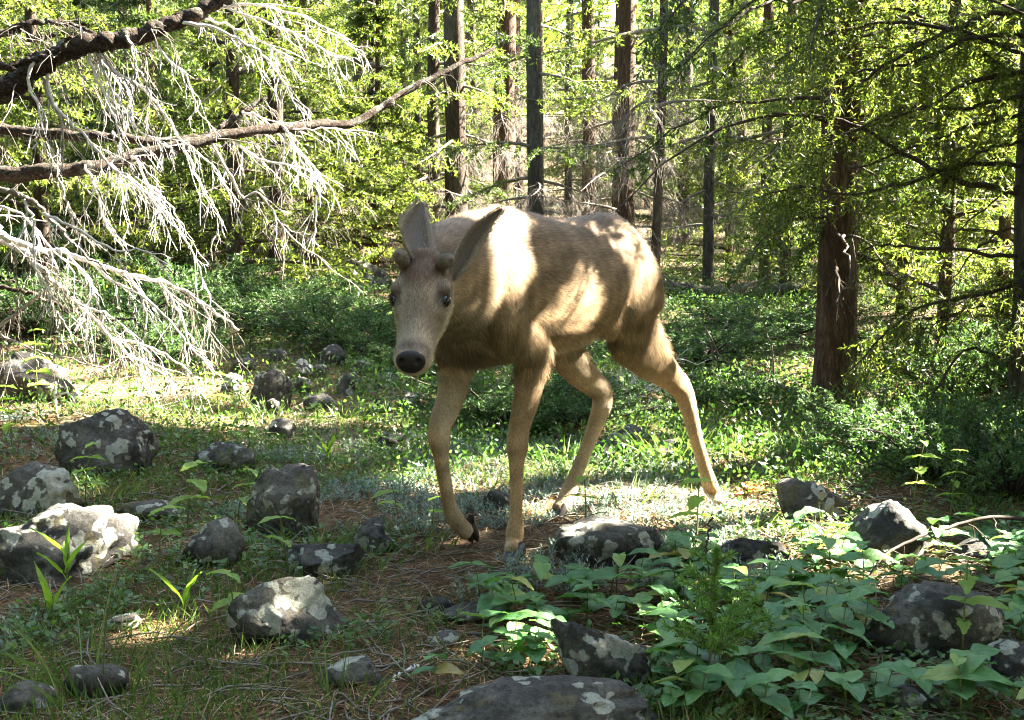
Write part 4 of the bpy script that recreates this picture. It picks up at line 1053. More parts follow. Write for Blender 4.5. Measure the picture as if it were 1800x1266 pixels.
    # flank fold between belly and stifle
    blob(B(-.45, .100, .665), lft * .036, f * .12, up * .075, lambda t, a, V: np.repeat((flank * 1.1)[None], len(V), 0), -f * .5 + np.array([0, 0, -.8]))
    # tail
    limb([(B(-.71, 0, .84), .030, .030), (B(-.77, 0, .79), .030, .024), (B(-.795, 0, .71), .022, .018), (B(-.80, 0, .65), .012, .010)], 16, lambda t, a, V: lerp(np.repeat((pale * 1.2)[None], len(V), 0), np.repeat(dark[None], len(V), 0), (t - .6) * 5))
    # --- weld everything into one skin
    VV, FF, CC, FL, off = [], [], [], [], 0
    for V, F, cap, col, fl in parts:
        VV.append(V); CC.append(col); FL.append(fl)
        FF += [tuple(int(i) + off for i in q) for q in F] + [tuple(int(i) + off for i in q) for q in cap]
        off += len(V)
    VV = np.vstack(VV); CC = np.vstack(CC); FL = np.vstack(FL)
    me = bpy.data.meshes.new('raw'); me.from_pydata(VV.tolist(), [], FF); me.update()
    tmp = bpy.data.objects.new('raw', me); COL.objects.link(tmp)
    m = tmp.modifiers.new('r', 'REMESH'); m.mode = 'VOXEL'; m.voxel_size = 0.0062; m.use_smooth_shade = True
    s = tmp.modifiers.new('s', 'SMOOTH'); s.factor = 0.5; s.iterations = 7
    dg = bpy.context.evaluated_depsgraph_get()
    body = bpy.data.meshes.new_from_object(tmp.evaluated_get(dg))
    bpy.data.objects.remove(tmp)
    body.name = 'deer_body'
    n = len(body.vertices)
    co = np.empty(n * 3, np.float32); body.vertices.foreach_get('co', co); co = co.reshape(-1, 3).astype(float)
    nr = np.empty(n * 3, np.float32); body.vertices.foreach_get('normal', nr); nr = nr.reshape(-1, 3).astype(float)
    kd = KDTree(len(VV))
    for i, p in enumerate(VV): kd.insert(p, i)
    kd.balance()
    col = np.zeros((n, 3)); flow = np.zeros((n, 3))
    for i in range(n):
        w = 0
        for (_, j, d) in kd.find_n(co[i], 5):
            q = 1.0 / (d + 0.006); col[i] += CC[j] * q; flow[i] += FL[j] * q; w += q
        col[i] /= w; flow[i] /= w
    # folds in the skin of neck, flank and elbow: real relief, a few millimetres
    s_ = (co - S) @ f; l_ = (co - S) @ lft; z_ = co[:, 2]
    wn_ = np.clip((s_ - .02) / .1, 0, 1) * np.clip((z_ - .60) / .1, 0, 1)
    wf_ = np.clip(1 - np.abs(s_ + .36) / .22, 0, 1) * np.clip((l_ - .06) / .06, 0, 1)
    fold = .0030 * wf_ * np.sin(75 * (s_ * .85 + (z_ - .7) * .5) + 3 * np.sin(9 * z_))
    co2 = co + nr * fold[:, None]
    body.vertices.foreach_set('co', co2.astype(np.float32).ravel())
    # mottled coat
    mot = 1 + .20 * (np.sin(23 * co[:, 0] + 9 * np.sin(11 * co[:, 2])) * np.sin(19 * co[:, 1] + 7 * co[:, 2]))
    col *= mot[:, None]
    ca = body.color_attributes.new('coat', 'FLOAT_COLOR', 'POINT')
    ca.data.foreach_set('color', np.hstack([col, np.ones((n, 1))]).astype(np.float32).ravel())
    k = NT('deer_skin')
    at = k.n('ShaderNodeVertexColor', layer_name='coat')
    tc = k.n('ShaderNodeTexCoord')
    nz = k.noise(160, 6, 0.7, tc.outputs['Object'])
    c = k.mix(0.75, at.outputs[0], k.ramp(nz, [(.3, (.55, .53, .5)), (.7, (1.4, 1.38, 1.34))]), 'MULTIPLY')
    k.principled(c, 0.85, 0.2, nz, 0.5, 0.004)
    body.materials.append(k.m)
    root = empty('deer', (S[0], S[1], 0.0))
    tag(root, 'brown mule deer with velvet antler stubs walking with lowered head among rocks', 'deer')
    def part(name, data):
        o = link(name, data, root); o.matrix_parent_inverse = Matrix.Translation(-Vector(root.location)); return o
    part('body', body)
    # --- fur: one thin blade per hair, lying along the coat
    rng = np.random.default_rng(3)
    npoly = len(body.polygons)
    body.calc_loop_triangles()
    nt = len(body.loop_triangles)
    tri = np.empty(nt * 3, np.int32); body.loop_triangles.foreach_get('vertices', tri); tri = tri.reshape(-1, 3)
    a3, b3, c3 = co2[tri[:, 0]], co2[tri[:, 1]], co2[tri[:, 2]]
    area = np.linalg.norm(np.cross(b3 - a3, c3 - a3), axis=1)
    NH = 170000
    pick = rng.choice(nt, NH, p=area / area.sum())
    r1, r2 = rng.random(NH), rng.random(NH); q = r1 + r2 > 1; r1[q], r2[q] = 1 - r1[q], 1 - r2[q]
    def bary(A): return A[tri[pick, 0]] * (1 - r1 - r2)[:, None] + A[tri[pick, 1]] * r1[:, None] + A[tri[pick, 2]] * r2[:, None]
    hp = bary(co2); hn = unit(bary(nr)); hc = bary(col); hfl = bary(flow)
    hd = unit(hfl - hn * np.sum(hfl * hn, 1, keepdims=True) + rng.normal(size=(NH, 3)) * .22)
    hd = unit(hd - hn * np.sum(hd * hn, 1, keepdims=True))
    rel = hp - poll; tt = rel @ ax / HL; onhead = (np.abs(rel @ rt) < .11) & (tt > -.25) & (tt < 1.1) & (np.abs(rel @ dn) < .14)
    leg = (hp[:, 2] < .52) & ~onhead
    ln = rng.uniform(.012, .030, NH) * (1 + .7 * np.clip((.66 - hp[:, 2]) / .08, 0, 1) * (hp[:, 2] > .5)) * np.where(leg, .55, 1.0) * np.where(onhead, .55, 1.0)
    keep = ~(onhead & (tt > .93))
    for sg in (-1, 1):
        keep &= np.linalg.norm(hp - H(.365, sg * .060, .014), axis=1) > .017
    lift = np.where(leg, .22, .42)[:, None] * rng.uniform(.5, 1.4, (NH, 1))
    dr = unit(hd + hn * lift); wd = unit(np.cross(dr, hn)) * .0007
    base = hp - hn * .001
    V = np.stack([base - wd, base + wd, base + dr * ln[:, None]], 1)[keep]
    nk = keep.sum()
    fm = mesh_np('deer_fur', V.reshape(-1, 3), np.arange(nk * 3).reshape(-1, 3), True)
    br = rng.uniform(.35, 1.75, (NH, 1)) * (1 + .35 * np.sin(70 * hp[:, :1] + 40 * hp[:, 2:3]) * np.sin(95 * hp[:, 1:2] - 50 * hp[:, 2:3]))
    hcol_ = np.clip(np.repeat((hc * br)[keep], 3, axis=0), 0, 1)
    ca = fm.color_attributes.new('coat', 'FLOAT_COLOR', 'POINT')
    ca.data.foreach_set('color', np.hstack([hcol_, np.ones((nk * 3, 1))]).astype(np.float32).ravel())
    fm.normals_split_custom_set_from_vertices(np.repeat(unit(hn * 1.0 + dr * .15)[keep], 3, axis=0).tolist())
    k = NT('deer_fur'); at = k.n('ShaderNodeVertexColor', layer_name='coat')
    k.principled(at.outputs[0], 0.7, 0.25)
    fm.materials.append(k.m)
    tag(part('fur', fm), kind='stuff')
    # --- eyes
    k = NT('deer_eye'); k.principled((.006, .004, .003), 0.08, 0.6)
    for sg in (-1, 1):
        c0 = H(.375, sg * .0590, .004)
        th_ = np.linspace(0, math.pi, 13); ph = np.arange(18) * 2 * math.pi / 18
        V = c0 + .0150 * np.stack([np.outer(np.sin(th_), np.cos(ph)), np.outer(np.sin(th_), np.sin(ph)), np.outer(np.cos(th_), np.ones(18))], -1).reshape(-1, 3)
        idx = np.arange(13 * 18).reshape(13, 18); A = idx[:-1]; D = idx[1:]
        F = np.stack([A, np.roll(A, -1, 1), np.roll(D, -1, 1), D], -1).reshape(-1, 4)
        part('eye', mesh_np('deer_eye', V, F[:, ::-1], True, k.m))
        # upper lid with lashes: a dark curved rim
        t_ = np.linspace(-1, 1, 11)
        arc = np.array([c0 + ax * (HL * .070 * q) * 1.0 + dn * (.0135 * (1 - q * q) + .002) + rt * sg * (.0095 * (1 - q * q) + .001) for q in t_])
        k2 = bpy.data.materials.get('deer_lid')
        if k2 is None:
            kk = NT('deer_lid'); kk.principled((.035, .024, .016), .7, .2); k2 = kk.m
        V, F = tubes(arc[None], (.0036 * (1.15 - np.abs(t_)))[None], 8)
        part('eyelid', mesh_np('deer_lid', V, F, True, k2))
    # --- nose pad
    k = NT('deer_nose'); tc = k.n('ShaderNodeTexCoord')
    vor = k.n('ShaderNodeTexVoronoi'); vor.inputs['Scale'].default_value = 420; k.l(tc.outputs['Object'], vor.inputs['Vector'])
    k.principled((.010, .007, .006), 0.5, 0.28, vor.outputs['Distance'], .5, .002)
    na, nb = 24, 14
    V = []
    for i in range(nb):
        w = i / (nb - 1)
        for j in range(na):
            a = j * 2 * math.pi / na
            rr = math.sin(w * math.pi / 2)
            x = .0345 * rr * math.cos(a); y = .0275 * rr * math.sin(a)
            x *= 1 + .10 * math.sin(a)
            dome = .016 * math.cos(w * math.pi / 2)
            nos = max(0, 1 - ((abs(x) - .018) ** 2 / .007 ** 2 + (y - .004) ** 2 / .008 ** 2)) * .010
            V.append(H(.955, 0, -.004) + rt * x + unit(dn * .85 - ax * .5) * y + unit(ax * .85 + dn * .55) * (dome - nos + .012))
    idx = np.arange(na * nb).reshape(nb, na); A = idx[:-1]; D = idx[1:]
    F = np.stack([A, np.roll(A, -1, 1), np.roll(D, -1, 1), D], -1).reshape(-1, 4)
    part('nose', mesh_np('deer_nose', np.array(V), F, True, k.m))
    # --- ears: cupped leaf with thickness
    def fur_mat(name, c0, c1, sc=260):
        k = NT(name); tc = k.n('ShaderNodeTexCoord'); nz = k.noise(sc, 5, .7, tc.outputs['Object'])
        k.principled(k.ramp(nz, [(.3, c0), (.7, c1)]), .85, .15, nz, .6, .003); return k.m
    em = fur_mat('deer_ear', (.070, .058, .049), (.145, .122, .102)); eb = fur_mat('deer_ear_rim', (.14, .11, .08), (.30, .25, .19))
    def ear(base, tip, wmax, face, curl, mid_off):
        axis = tip - base; L = np.linalg.norm(axis); axis = axis / L
        side = unit(np.cross(axis, face)); nrm = unit(np.cross(side, axis))
        if np.dot(nrm, face) < 0: nrm = -nrm
        nu_, nv_ = 26, 15
        outer, inner = [], []
        for i in range(nu_):
            t = i / (nu_ - 1)
            w = wmax * (math.sin(math.pi * (t * .975 + .02) ** .80) ** .85) * (1 - .22 * t) + .003
            c = base + axis * (L * t) + side * (mid_off * math.sin(t * math.pi)) - nrm * (.012 * math.sin(math.pi * t))
            for j in range(nv_):
                q = (j / (nv_ - 1)) * 2 - 1
                a = q * curl * (1 - .35 * t)
                pt = c + side * (w * math.sin(a) / math.sin(curl * (1 - .35 * t)) if curl > .01 else w * q) + nrm * (w * (1 - math.cos(a)) * 1.0)
                inner.append(pt); outer.append(pt - nrm * (.0035 * (1 - q ** 4) + .0006))
        idx = np.arange(nu_ * nv_).reshape(nu_, nv_)
        Fi = np.stack([idx[:-1, :-1], idx[:-1, 1:], idx[1:, 1:], idx[1:, :-1]], -1).reshape(-1, 4)
        nn = nu_ * nv_
        rim = []
        for (p, q) in [(idx[i, 0], idx[i + 1, 0]) for i in range(nu_ - 1)] + [(idx[i + 1, -1], idx[i, -1]) for i in range(nu_ - 1)] + [(idx[-1, j], idx[-1, j + 1]) for j in range(nv_ - 1)]:
            rim.append((p, q, q + nn, p + nn))
        edge_ = np.tile((np.abs(np.arange(nv_ - 1) - (nv_ - 2) / 2) > 5).astype(float), nu_ - 1)
        mats = np.concatenate([edge_, np.ones(len(Fi)), np.ones(len(rim))]).astype(np.int32)
        meh = mesh_np('deer_ear', np.array(inner + outer), np.vstack([Fi, Fi[:, ::-1] + nn, np.array(rim)]), True, em)
        meh.materials.append(eb); meh.polygons.foreach_set('material_index', mats)
        o = part('ear', meh)
        # fringe hairs on the margin
        pts = np.array(inner).reshape(nu_, nv_, 3)
        C, D = [], []
        rng_ = np.random.default_rng(5)
        for e_, sgn in ((0, -1), (nv_ - 1, 1)):
            for _ in range(420):
                t = rng_.random() ** .8 * (nu_ - 1.01); i = int(t); fr = t - i
                C.append(pts[i, e_] * (1 - fr) + pts[i + 1, e_] * fr); D.append(unit(axis * .8 + side * sgn * np.sign(np.dot(pts[10, e_] - pts[10, 7], side) * sgn) * .5 + rng_.normal(size=3) * .25))
        for _ in range(700):
            i = int(rng_.random() ** 1.6 * (nu_ - 6)); j = int(rng_.choice([1, 2, 3, nv_ - 4, nv_ - 3, nv_ - 2])); C.append(pts[i, j] + rng_.normal(size=3) * .001); D.append(unit(axis * .9 + nrm * .35 + side * (.5 if j < 7 else -.5) * np.sign(np.dot(pts[10, 7] - pts[10, 0], side)) + rng_.normal(size=3) * .2))
        C, D = np.array(C), np.array(D)
        V, F = diamonds(C, D, unit(np.cross(D, nrm[None])), rng_.uniform(.006, .016, len(C)), .0006)
        tag(link('hair', mesh_np('ear_hair', V, F, False, eb), o), kind='stuff')
    ear(P(730, 462, 3.185), P(742, 355, 3.29), .047, unit(np.array([.45, -1, -.1])), 1.35, -.010)
    ear(P(786, 492, 3.215), P(883, 367, 3.30), .030, unit(np.array([.7, -1, -.5])), 1.35, -.014)
    # --- antler stubs in velvet
    vm = fur_mat('antler_velvet', (.085, .066, .046), (.20, .165, .125), 320)
    for b0, t0 in ((H(.07, -.043, .028), P(700, 447, 3.13)), (H(.07, .040, .028), P(794, 457, 3.13))):
        q = np.linspace(0, 1, 14)
        pts = catmull([b0 - (t0 - b0) * .25, b0, b0 + (t0 - b0) * .55 + dn * .006, t0], 14)
        rr = np.interp(q, [0, .35, .7, .9, .97, 1], [.016, .0150, .0175, .0160, .010, .001])
        V, F = tubes(pts[None], rr[None], 16)
        o = part('antler', mesh_np('antler', V, F, True, vm))
        rg = np.random.default_rng(8); ii = rg.integers(0, len(V), 2500)
        nrm = unit(V[ii] - np.repeat(pts, 16, 0)[ii]); D = unit(nrm + rg.normal(size=(2500, 3)) * .5)
        V2, F2 = diamonds(V[ii] + rg.normal(size=(2500, 3)) * .0015, D, rnd_unit(2500, rg), .0045, .0004)
        tag(link('velvet', mesh_np('velvet', V2, F2, False, vm), o), kind='stuff')
    # --- hooves: two toes each
    k = NT('hoof'); tc = k.n('ShaderNodeTexCoord'); nz = k.noise(90, 4, .6, tc.outputs['Object'])
    k.principled(k.ramp(nz, [(.3, (.02, .016, .013)), (.7, (.055, .045, .036))]), .45, .4, nz, .2, .002)
    for (pt, d, sc, pitch) in hoofs:
        if d is None:
            d = unit(np.array([.45, .35, -.72])); sd = unit(np.cross(d, np.array([0, .6, .8]))); hu = unit(np.cross(sd, d)); org = P(822, 937, 3.76) - d * .012
            if hu[2] < 0: hu = -hu
        else:
            d = unit(d + np.array([0, 0, -pitch])); sd = unit(np.cross(d, up)); hu = unit(np.cross(sd, d)); org = pt + hu * .002 - d * .022
        hoof = None
        for sgn in (-1, 1):
            V = []
            q_, m_ = 9, 12
            for i in range(q_):
                t = i / (q_ - 1)
                ht = (.050 * (1 - t) ** .8 + .007 * t) * sc; w = (.0175 * math.sqrt(max(1 - (t ** 2.4), 0)) + .0015) * sc
                for j in range(m_):
                    a = j * 2 * math.pi / m_
                    yy = math.sin(a); zz = (yy * .5 + .5)
                    V.append(org + d * (.062 * t * sc - .012 + .010 * (1 - zz)) + sd * (sgn * (.0128 - .003 * t) * sc + w * math.cos(a) * (1 - .2 * zz)) + hu * (ht * zz))
            idx = np.arange(q_ * m_).reshape(q_, m_); A = idx[:-1]; D = idx[1:]
            F = np.stack([A, np.roll(A, -1, 1), np.roll(D, -1, 1), D], -1).reshape(-1, 4)
            part('hoof', mesh_np('hoof', np.array(V), F, True, k.m))
    return root
deer = build_deer()
# ------------------------------------------------------------------ plants
BROAD = leaf_mat('broad_leaf', [(0, (.026, .095, .038)), (.5, (.040, .125, .050)), (1, (.065, .165, .060))], .30, .42, .4, 1.5, (1.2, 1.1, .5))
SPROUT = leaf_mat('sprout_leaf', [(0, (.09, .18, .020)), (.5, (.13, .23, .026)), (1, (.18, .27, .035))], .45, .5, .3, 1.6)
SILVER = leaf_mat('silvery_leaf', [(0, (.09, .13, .10)), (.5, (.15, .20, .16)), (1, (.26, .31, .26))], .25, .7, .2, 1.1, (1, 1.05, .9))
GRASS = leaf_mat('grass_blade', [(0, (.030, .060, .012)), (.45, (.060, .105, .020)), (.88, (.09, .14, .032)), (1, (.20, .17, .085))], .40, .55, .3, 1.5)
LITTER = leaf_mat('needle_litter', [(0, (.07, .032, .014)), (.4, (.17, .082, .036)), (.75, (.26, .145, .072)), (1, (.36, .26, .17))], .1, .8, .15, 1.0)
JUNI = leaf_mat('juniper_leaf', [(0, (.022, .052, .018)), (.5, (.042, .088, .026)), (1, (.080, .145, .040))], .25, .6, .25)
ORANGE = leaf_mat('withered_leaf', [(0, (.30, .09, .02)), (.5, (.45, .15, .04)), (1, (.55, .26, .10))], .35, .7, .2, 1.3, (1.2, 1, .7))
COVER = leaf_mat('cover_leaf', [(0, (.022, .058, .014)), (.5, (.048, .100, .022)), (1, (.085, .145, .035))], .38, .5, .3, 1.6)
STEM = wood_mat('green_stem', (.06, .075, .02), (.12, .13, .04))
rng = np.random.default_rng(90)
# occupied by stones
ROCKS_XY = [(o.location.x, o.location.y, max(o.dimensions.x, o.dimensions.y) * .42) for o in scene.objects if o.name.startswith('rock')]
def off_rock(x, y, m=0.0):
    k = np.ones(np.shape(x), bool)
    for a, b, r in ROCKS_XY: k &= (x - a) ** 2 + (y - b) ** 2 > (r + m) ** 2
    return k
def leaf_mesh(L, W, name, mat, fold=.25, droop=.35, heart=.10, serr=.06, seed=0, tip=1.0):
    """broad leaf grid with midrib fold, curl and toothed edge"""
    r = np.random.default_rng(seed); nu, nv = 11, 7
    V = []
    for i in range(nu):
        t = i / (nu - 1)
        w = W * (math.sin(math.pi * (t * .96 + .02) ** (.62 * tip)) ** .85) * (1 + serr * (1 if i % 2 else -1))
        for j in range(nv):
            q = j / (nv - 1) * 2 - 1
            x = w * q * .5; y = L * t - heart * L * (abs(q) ** 1.5) * (1 - t) ** 3
            z = fold * abs(x) - droop * L * t ** 2 + .02 * L * math.sin(9 * t + 2 * q) + r.normal(0, .0012)
            V.append((x, y, z))
    idx = np.arange(nu * nv).reshape(nu, nv)
    F = np.stack([idx[:-1, :-1], idx[:-1, 1:], idx[1:, 1:], idx[1:, :-1]], -1).reshape(-1, 4)
    return mesh_np(name, np.array(V), F, True, mat)
def leafy_plant(name, leaves, h, mat_stem, n_nodes, lr, seed, tilt=.35, whorl=2, stem_r=.002):
    r = np.random.default_rng(seed)
    root = empty(name, (0, 0, 0))
    k = np.linspace(0, 1, 8); bend = r.normal(0, .10, 2) * h
    st = np.stack([bend[0] * k ** 2, bend[1] * k ** 2, h * k - .02 * (k == 0)], 1)
    V, F = tubes(st[None], np.linspace(stem_r, stem_r * .6, 8)[None], 5)
    link('stem', mesh_np('stem', V, F, True, mat_stem), root)
    a0 = r.uniform(0, 6.28)
    for nd in range(n_nodes):
        z = .35 + .65 * (nd + 1) / n_nodes; p = st[0] + (st[-1] - st[0]) * z
        for w in range(whorl):
            a = a0 + nd * 1.57 + w * 2 * math.pi / whorl + r.uniform(-.3, .3)
            o = link('leaf', leaves[int(r.integers(0, len(leaves)))], root)
            s = r.uniform(.7, 1.1) * (1.0 if nd < n_nodes - 1 or n_nodes == 1 else .75)
            o.location = p; o.scale = (s, s, s); o.rotation_euler = (r.uniform(-.1, tilt), r.uniform(-.25, .25), a)
    return root
def broad_mat():
    k = NT('broad_leaf_veined')
    tc = k.n('ShaderNodeTexCoord'); sx = k.n('ShaderNodeSeparateXYZ'); k.l(tc.outputs['Object'], sx.inputs[0])
    ax_ = k.math('ABSOLUTE', sx.outputs[0])
    vv = k.math('SUBTRACT', sx.outputs[1], k.math('MULTIPLY', ax_, .75))
    wave = k.math('ABSOLUTE', k.math('SINE', k.math('MULTIPLY', vv, 340.0)))
    vein = k.ramp(wave, [(0, (1, 1, 1)), (.22, (0, 0, 0))]); mid = k.ramp(k.math('MULTIPLY', ax_, 100.0), [(.08, (1, 1, 1)), (.16, (0, 0, 0))])
    vn = k.math('MAXIMUM', k.math('MULTIPLY', vein, .5), mid)
    oi = k.n('ShaderNodeObjectInfo'); col = k.ramp(oi.outputs['Random'], [(0, (.032, .108, .030)), (.55, (.054, .150, .040)), (.88, (.095, .20, .050)), (.95, (.17, .22, .04)), (1, (.22, .17, .05))])
    nz = k.noise(60, 4, .65, tc.outputs['Object']); col = k.mix(.6, col, k.ramp(nz, [(.3, (.6, .62, .6)), (.7, (1.35, 1.3, 1.3))]), 'MULTIPLY')
    col = k.mix(k.math('MULTIPLY', vn, .35), col, (.12, .20, .09))
    h = k.math('SUBTRACT', nz, k.math('MULTIPLY', vn, .8))
    p_ = k.principled(col, .5, .35, h, .45, .003, out=False)
    t = k.n('ShaderNodeBsdfTranslucent'); k.l(k.mix(1.0, col, (1.7, 1.6, .8), 'MULTIPLY'), t.inputs[0])
    ms = k.n('ShaderNodeMixShader'); ms.inputs[0].default_value = .3; k.l(p_.outputs[0], ms.inputs[1]); k.l(t.outputs[0], ms.inputs[2]); k.l(ms.outputs[0], k.out.inputs[0])
    return k.m
BROAD = broad_mat()
BL = [leaf_mesh(.070 * s, .050 * s, 'leaf', BROAD, .22, d, .12, .012, i) for i, (s, d) in enumerate([(1, .25), (1.1, .4), (.9, .1), (1.05, .3)])]
protos = [leafy_plant('broadleaf_plant', BL, h, STEM, nn, 0, 40 + i, .4, 2, .0017) for i, (h, nn) in enumerate([(.06, 1), (.085, 2), (.10, 2), (.075, 1), (.12, 2), (.11, 3)])]
used = [False] * len(protos)
def place(protos, used, j, loc, rz, sc, label, cat, group=None):
    o = protos[j] if not used[j] else copy_tree(protos[j])
    used[j] = True
    global last
    last = (o, j)
    o.location = loc; o.rotation_euler = (0, 0, rz); o.scale = (sc, sc, sc)
    return tag(o, label, cat, group)
def patch(u, v):
    """0..1 how thick the broad leaves stand at a photo pixel"""
    d = 0.0
    if v > 960 + max(0, (1180 - u)) * .35 and u > 1000: d = 1.0
    if 840 < u <= 1120 and 1010 < v < 1180: d = max(d, .5)
    if u > 1400 and v > 930: d = max(d, .8)
    return d
NEARBY = []
for key, short in [('wide blue grey ledge', 'wide ledge rock'), ('pointed brown grey', 'pointed speckled rock'), ('flat topped grey', 'flat topped rock'), ('dark peaked', 'dark peaked rock'), ('tilted rock', 'tilted sunlit rock'), ('rounded mossy', 'rounded mossy boulder'), ('big domed', 'big domed boulder'), ('smooth grey rock tucked', 'smooth grey rock'), ('small dark rock almost', 'small leaf covered rock'), ('small pale rock behind', 'small pale rock')]:
    for o in scene.objects:
        if o.name.startswith('rock') and o.get('label', '').startswith(key): NEARBY.append((o.location.x, o.location.y, max(o.dimensions.x, o.dimensions.y) * .5, short))
n = 0; t = 0; pts = []
cands = []
while len(pts) < 230 and t < 9000:
    t += 1
    u = rng.uniform(830, 1840); v = rng.uniform(955, 1262)
    if rng.random() > patch(u, v) * (.55 if v < 1010 else 1): continue
    if 830 < u < 1010 and v < 1030: continue
    if any(a < u < b and c + 20 < v < e + 22 for a, b, c, e, *_ in ROCKS): continue
    g = G(u, v + 12)
    if not off_rock(np.array(g[0]), np.array(g[1]), .0): continue
    if any((g[0] - a[0]) ** 2 + (g[1] - a[1]) ** 2 < .055 ** 2 for a in pts): continue
    pts.append(g)
    place(protos, used, int(rng.integers(0, len(protos))), (g[0], g[1], g[2] - .005), rng.uniform(0, 6.28), rng.uniform(.6, 1.25), None, None)
    o_, j_ = last
    near_ = min(NEARBY, key=lambda q_: (g[0] - q_[0]) ** 2 + (g[1] - q_[1]) ** 2); dn_ = math.hypot(g[0] - near_[0], g[1] - near_[1])
    tag(o_, ('short two', 'slight four', 'tall four', 'low two', 'highest four', 'layered six')[j_] + ' leaved heart plant' + (' beside the ' if dn_ < near_[2] + .10 else ' in open leaf patch past the ') + near_[3], 'plant', 'broad leaf plants in the patch')
for u, v, lb in [(640, 1235, 'heart leaved seedling at the end of the wide ledge rock'), (560, 1205, None)]:
    if lb is None: continue
    g = G(770, 1215); place(protos, used, 1, (g[0], g[1], g[2]), .6, .85, 'heart leaved seedling on the needles above the wide ledge rock', 'plant')
# --- yellow green sprouts
SL = [leaf_mesh(.05 * s, .026 * s, 'leaf', SPROUT, .25, .25, .02, .05, 10 + i) for i, s in enumerate([1, 1.15, .85])]
sp = [leafy_plant('leafy_sprout', SL, h, STEM, nn, 0, 60 + i, .25, 2, .0016) for i, (h, nn) in enumerate([(.10, 2), (.16, 4), (.22, 5), (.13, 3)])]
us = [False] * 4
for u, v, j, s, lb in [(68, 745, 2, 1.3, 'tall bright sprout in front of the pale spotted boulder'), (22, 800, 1, 1.2, 'leafy sprout left of the large dark boulder'), (225, 735, 1, .9, 'small leafy sprout atop the bank by the dark boulder'), (415, 1130, 0, 1.2, 'lime green seedling with four spread leaves below the wedge rock'), (330, 930, 3, 1.2, 'spreading green sprout over the low half buried rock'),
                       (418, 925, 3, 1.0, 'yellow green sprout touching the upright peaked boulder'), (440, 800, 2, .85, 'tall thin shrub sprout above the mossy low rock'), (385, 740, 1, 1.2, 'leafy sprout beneath the white twig tips'), (280, 1000, 0, 1.2, 'two leaved sprout beside the rounded dark rock'), (505, 1010, 0, 1.2, 'spreading sprout on the low blue grey rock edge'),
                       (700, 925, 3, .9, 'yellow green sprout by the lifted front hoof'), (1690, 1180, 1, 1.1, 'light green sprout before the big domed boulder'), (1605, 905, 1, 1.1, 'leafy sprout behind the rounded mossy boulder'), (1670, 925, 2, .8, 'taller sprout with a pale bud behind the mossy boulder'), (1225, 960, 3, 1.2, 'leafy green sprout at the left hind hoof'),
                       (1030, 925, 0, 1.2, 'wide leaved sprout sunlit behind the flat topped rock'), (1420, 1140, 0, 1.1, 'upright lime sprout among the broad leaves'), (150, 900, 1, 1.0, 'sprout growing below the large dark boulder'), (560, 770, 0, 1.1, 'pale sunlit sprout in the bright grass strip'), (640, 775, 0, 1.2, 'second pale sunlit sprout in the bright strip near the brown stone'), (760, 935, 0, .8, 'tiny sprout right beside the lifted hoof')]:
    g = G(u, v); place(sp, us, j, (g[0], g[1], g[2] - .005), u * .013, s * 1.35, lb, 'plant')
# --- long leaved lily plants
LY = [leaf_mesh(.10 * s, .016 * s, 'leaf', SPROUT, .5, .25, .0, .0, 20 + i, .9) for i, s in enumerate([1, 1.2])]
def lily(u, v, h, n_, lb, seed):
    r = np.random.default_rng(seed); g = G(u, v); o = empty('lily_plant', g); tag(o, lb, 'plant')
    k = np.linspace(0, 1, 6); V, F = tubes(np.stack([.01 * k, 0 * k, h * k - .01], 1)[None], np.linspace(.003, .002, 6)[None], 6); link('stem', mesh_np('stem', V, F, True, STEM), o)
    for i in range(n_):
        l = link('leaf', LY[i % 2], o); l.location = (.005, 0, h * (.35 + .65 * i / n_)); l.rotation_euler = (r.uniform(1.0, 1.4), 0, i * 2.2 + seed); 
lily(115, 1050, .12, 4, 'pale upright lily leaves in front of the white sunlit boulder', 2)
lily(85, 1095, .05, 3, 'dark narrow lily leaves beside the pale upright lily', 5)
lily(320, 1085, .05, 3, 'dark upright lily leaves among silvery plants', 6)
lily(575, 815, .03, 5, 'dark bladed lily clump before the bright grass strip', 8)
# --- grass clumps
def clump(u, v, nbl, h, spread, lb, seed, mat=GRASS, group=None):
    r = np.random.default_rng(seed); g = G(u, v)
    a = r.uniform(0, 6.28, nbl); ra = spread * np.sqrt(r.random(nbl)) * .35
    b = np.stack([ra * np.cos(a), ra * np.sin(a), -.01 + 0 * a], 1)
    d = np.stack([np.cos(a) * .35, np.sin(a) * .35, np.ones(nbl)], 1) + r.normal(0, .22, (nbl, 3)); d = unit(d)
    L = h * r.uniform(.5, 1.15, nbl); K = 5; s = np.linspace(0, 1, K)
    PT = b[:, None] + d[:, None] * (L[:, None] * s)[..., None] + (np.stack([np.cos(a), np.sin(a), -np.ones(nbl) * .7], 1))[:, None] * (L[:, None] * s ** 2.2 * r.uniform(.1, .5, (nbl, 1)))[..., None]
    wv = unit(np.cross(d, rnd_unit(nbl, r))) * (.0022 * r.uniform(.7, 1.5, nbl))[:, None]
    w = (1 - s ** 2)[None, :, None]
    V = np.stack([PT - wv[:, None] * w, PT + wv[:, None] * w], 2).reshape(-1, 3)
    i = np.arange(nbl * K * 2).reshape(nbl, K, 2)
    F = np.stack([i[:, :-1, 0], i[:, :-1, 1], i[:, 1:, 1], i[:, 1:, 0]], -1).reshape(-1, 4)
    o = link('grass_clump', mesh_np('grass_clump', V, F, True, mat), None, g); return tag(o, lb, 'grass', group)
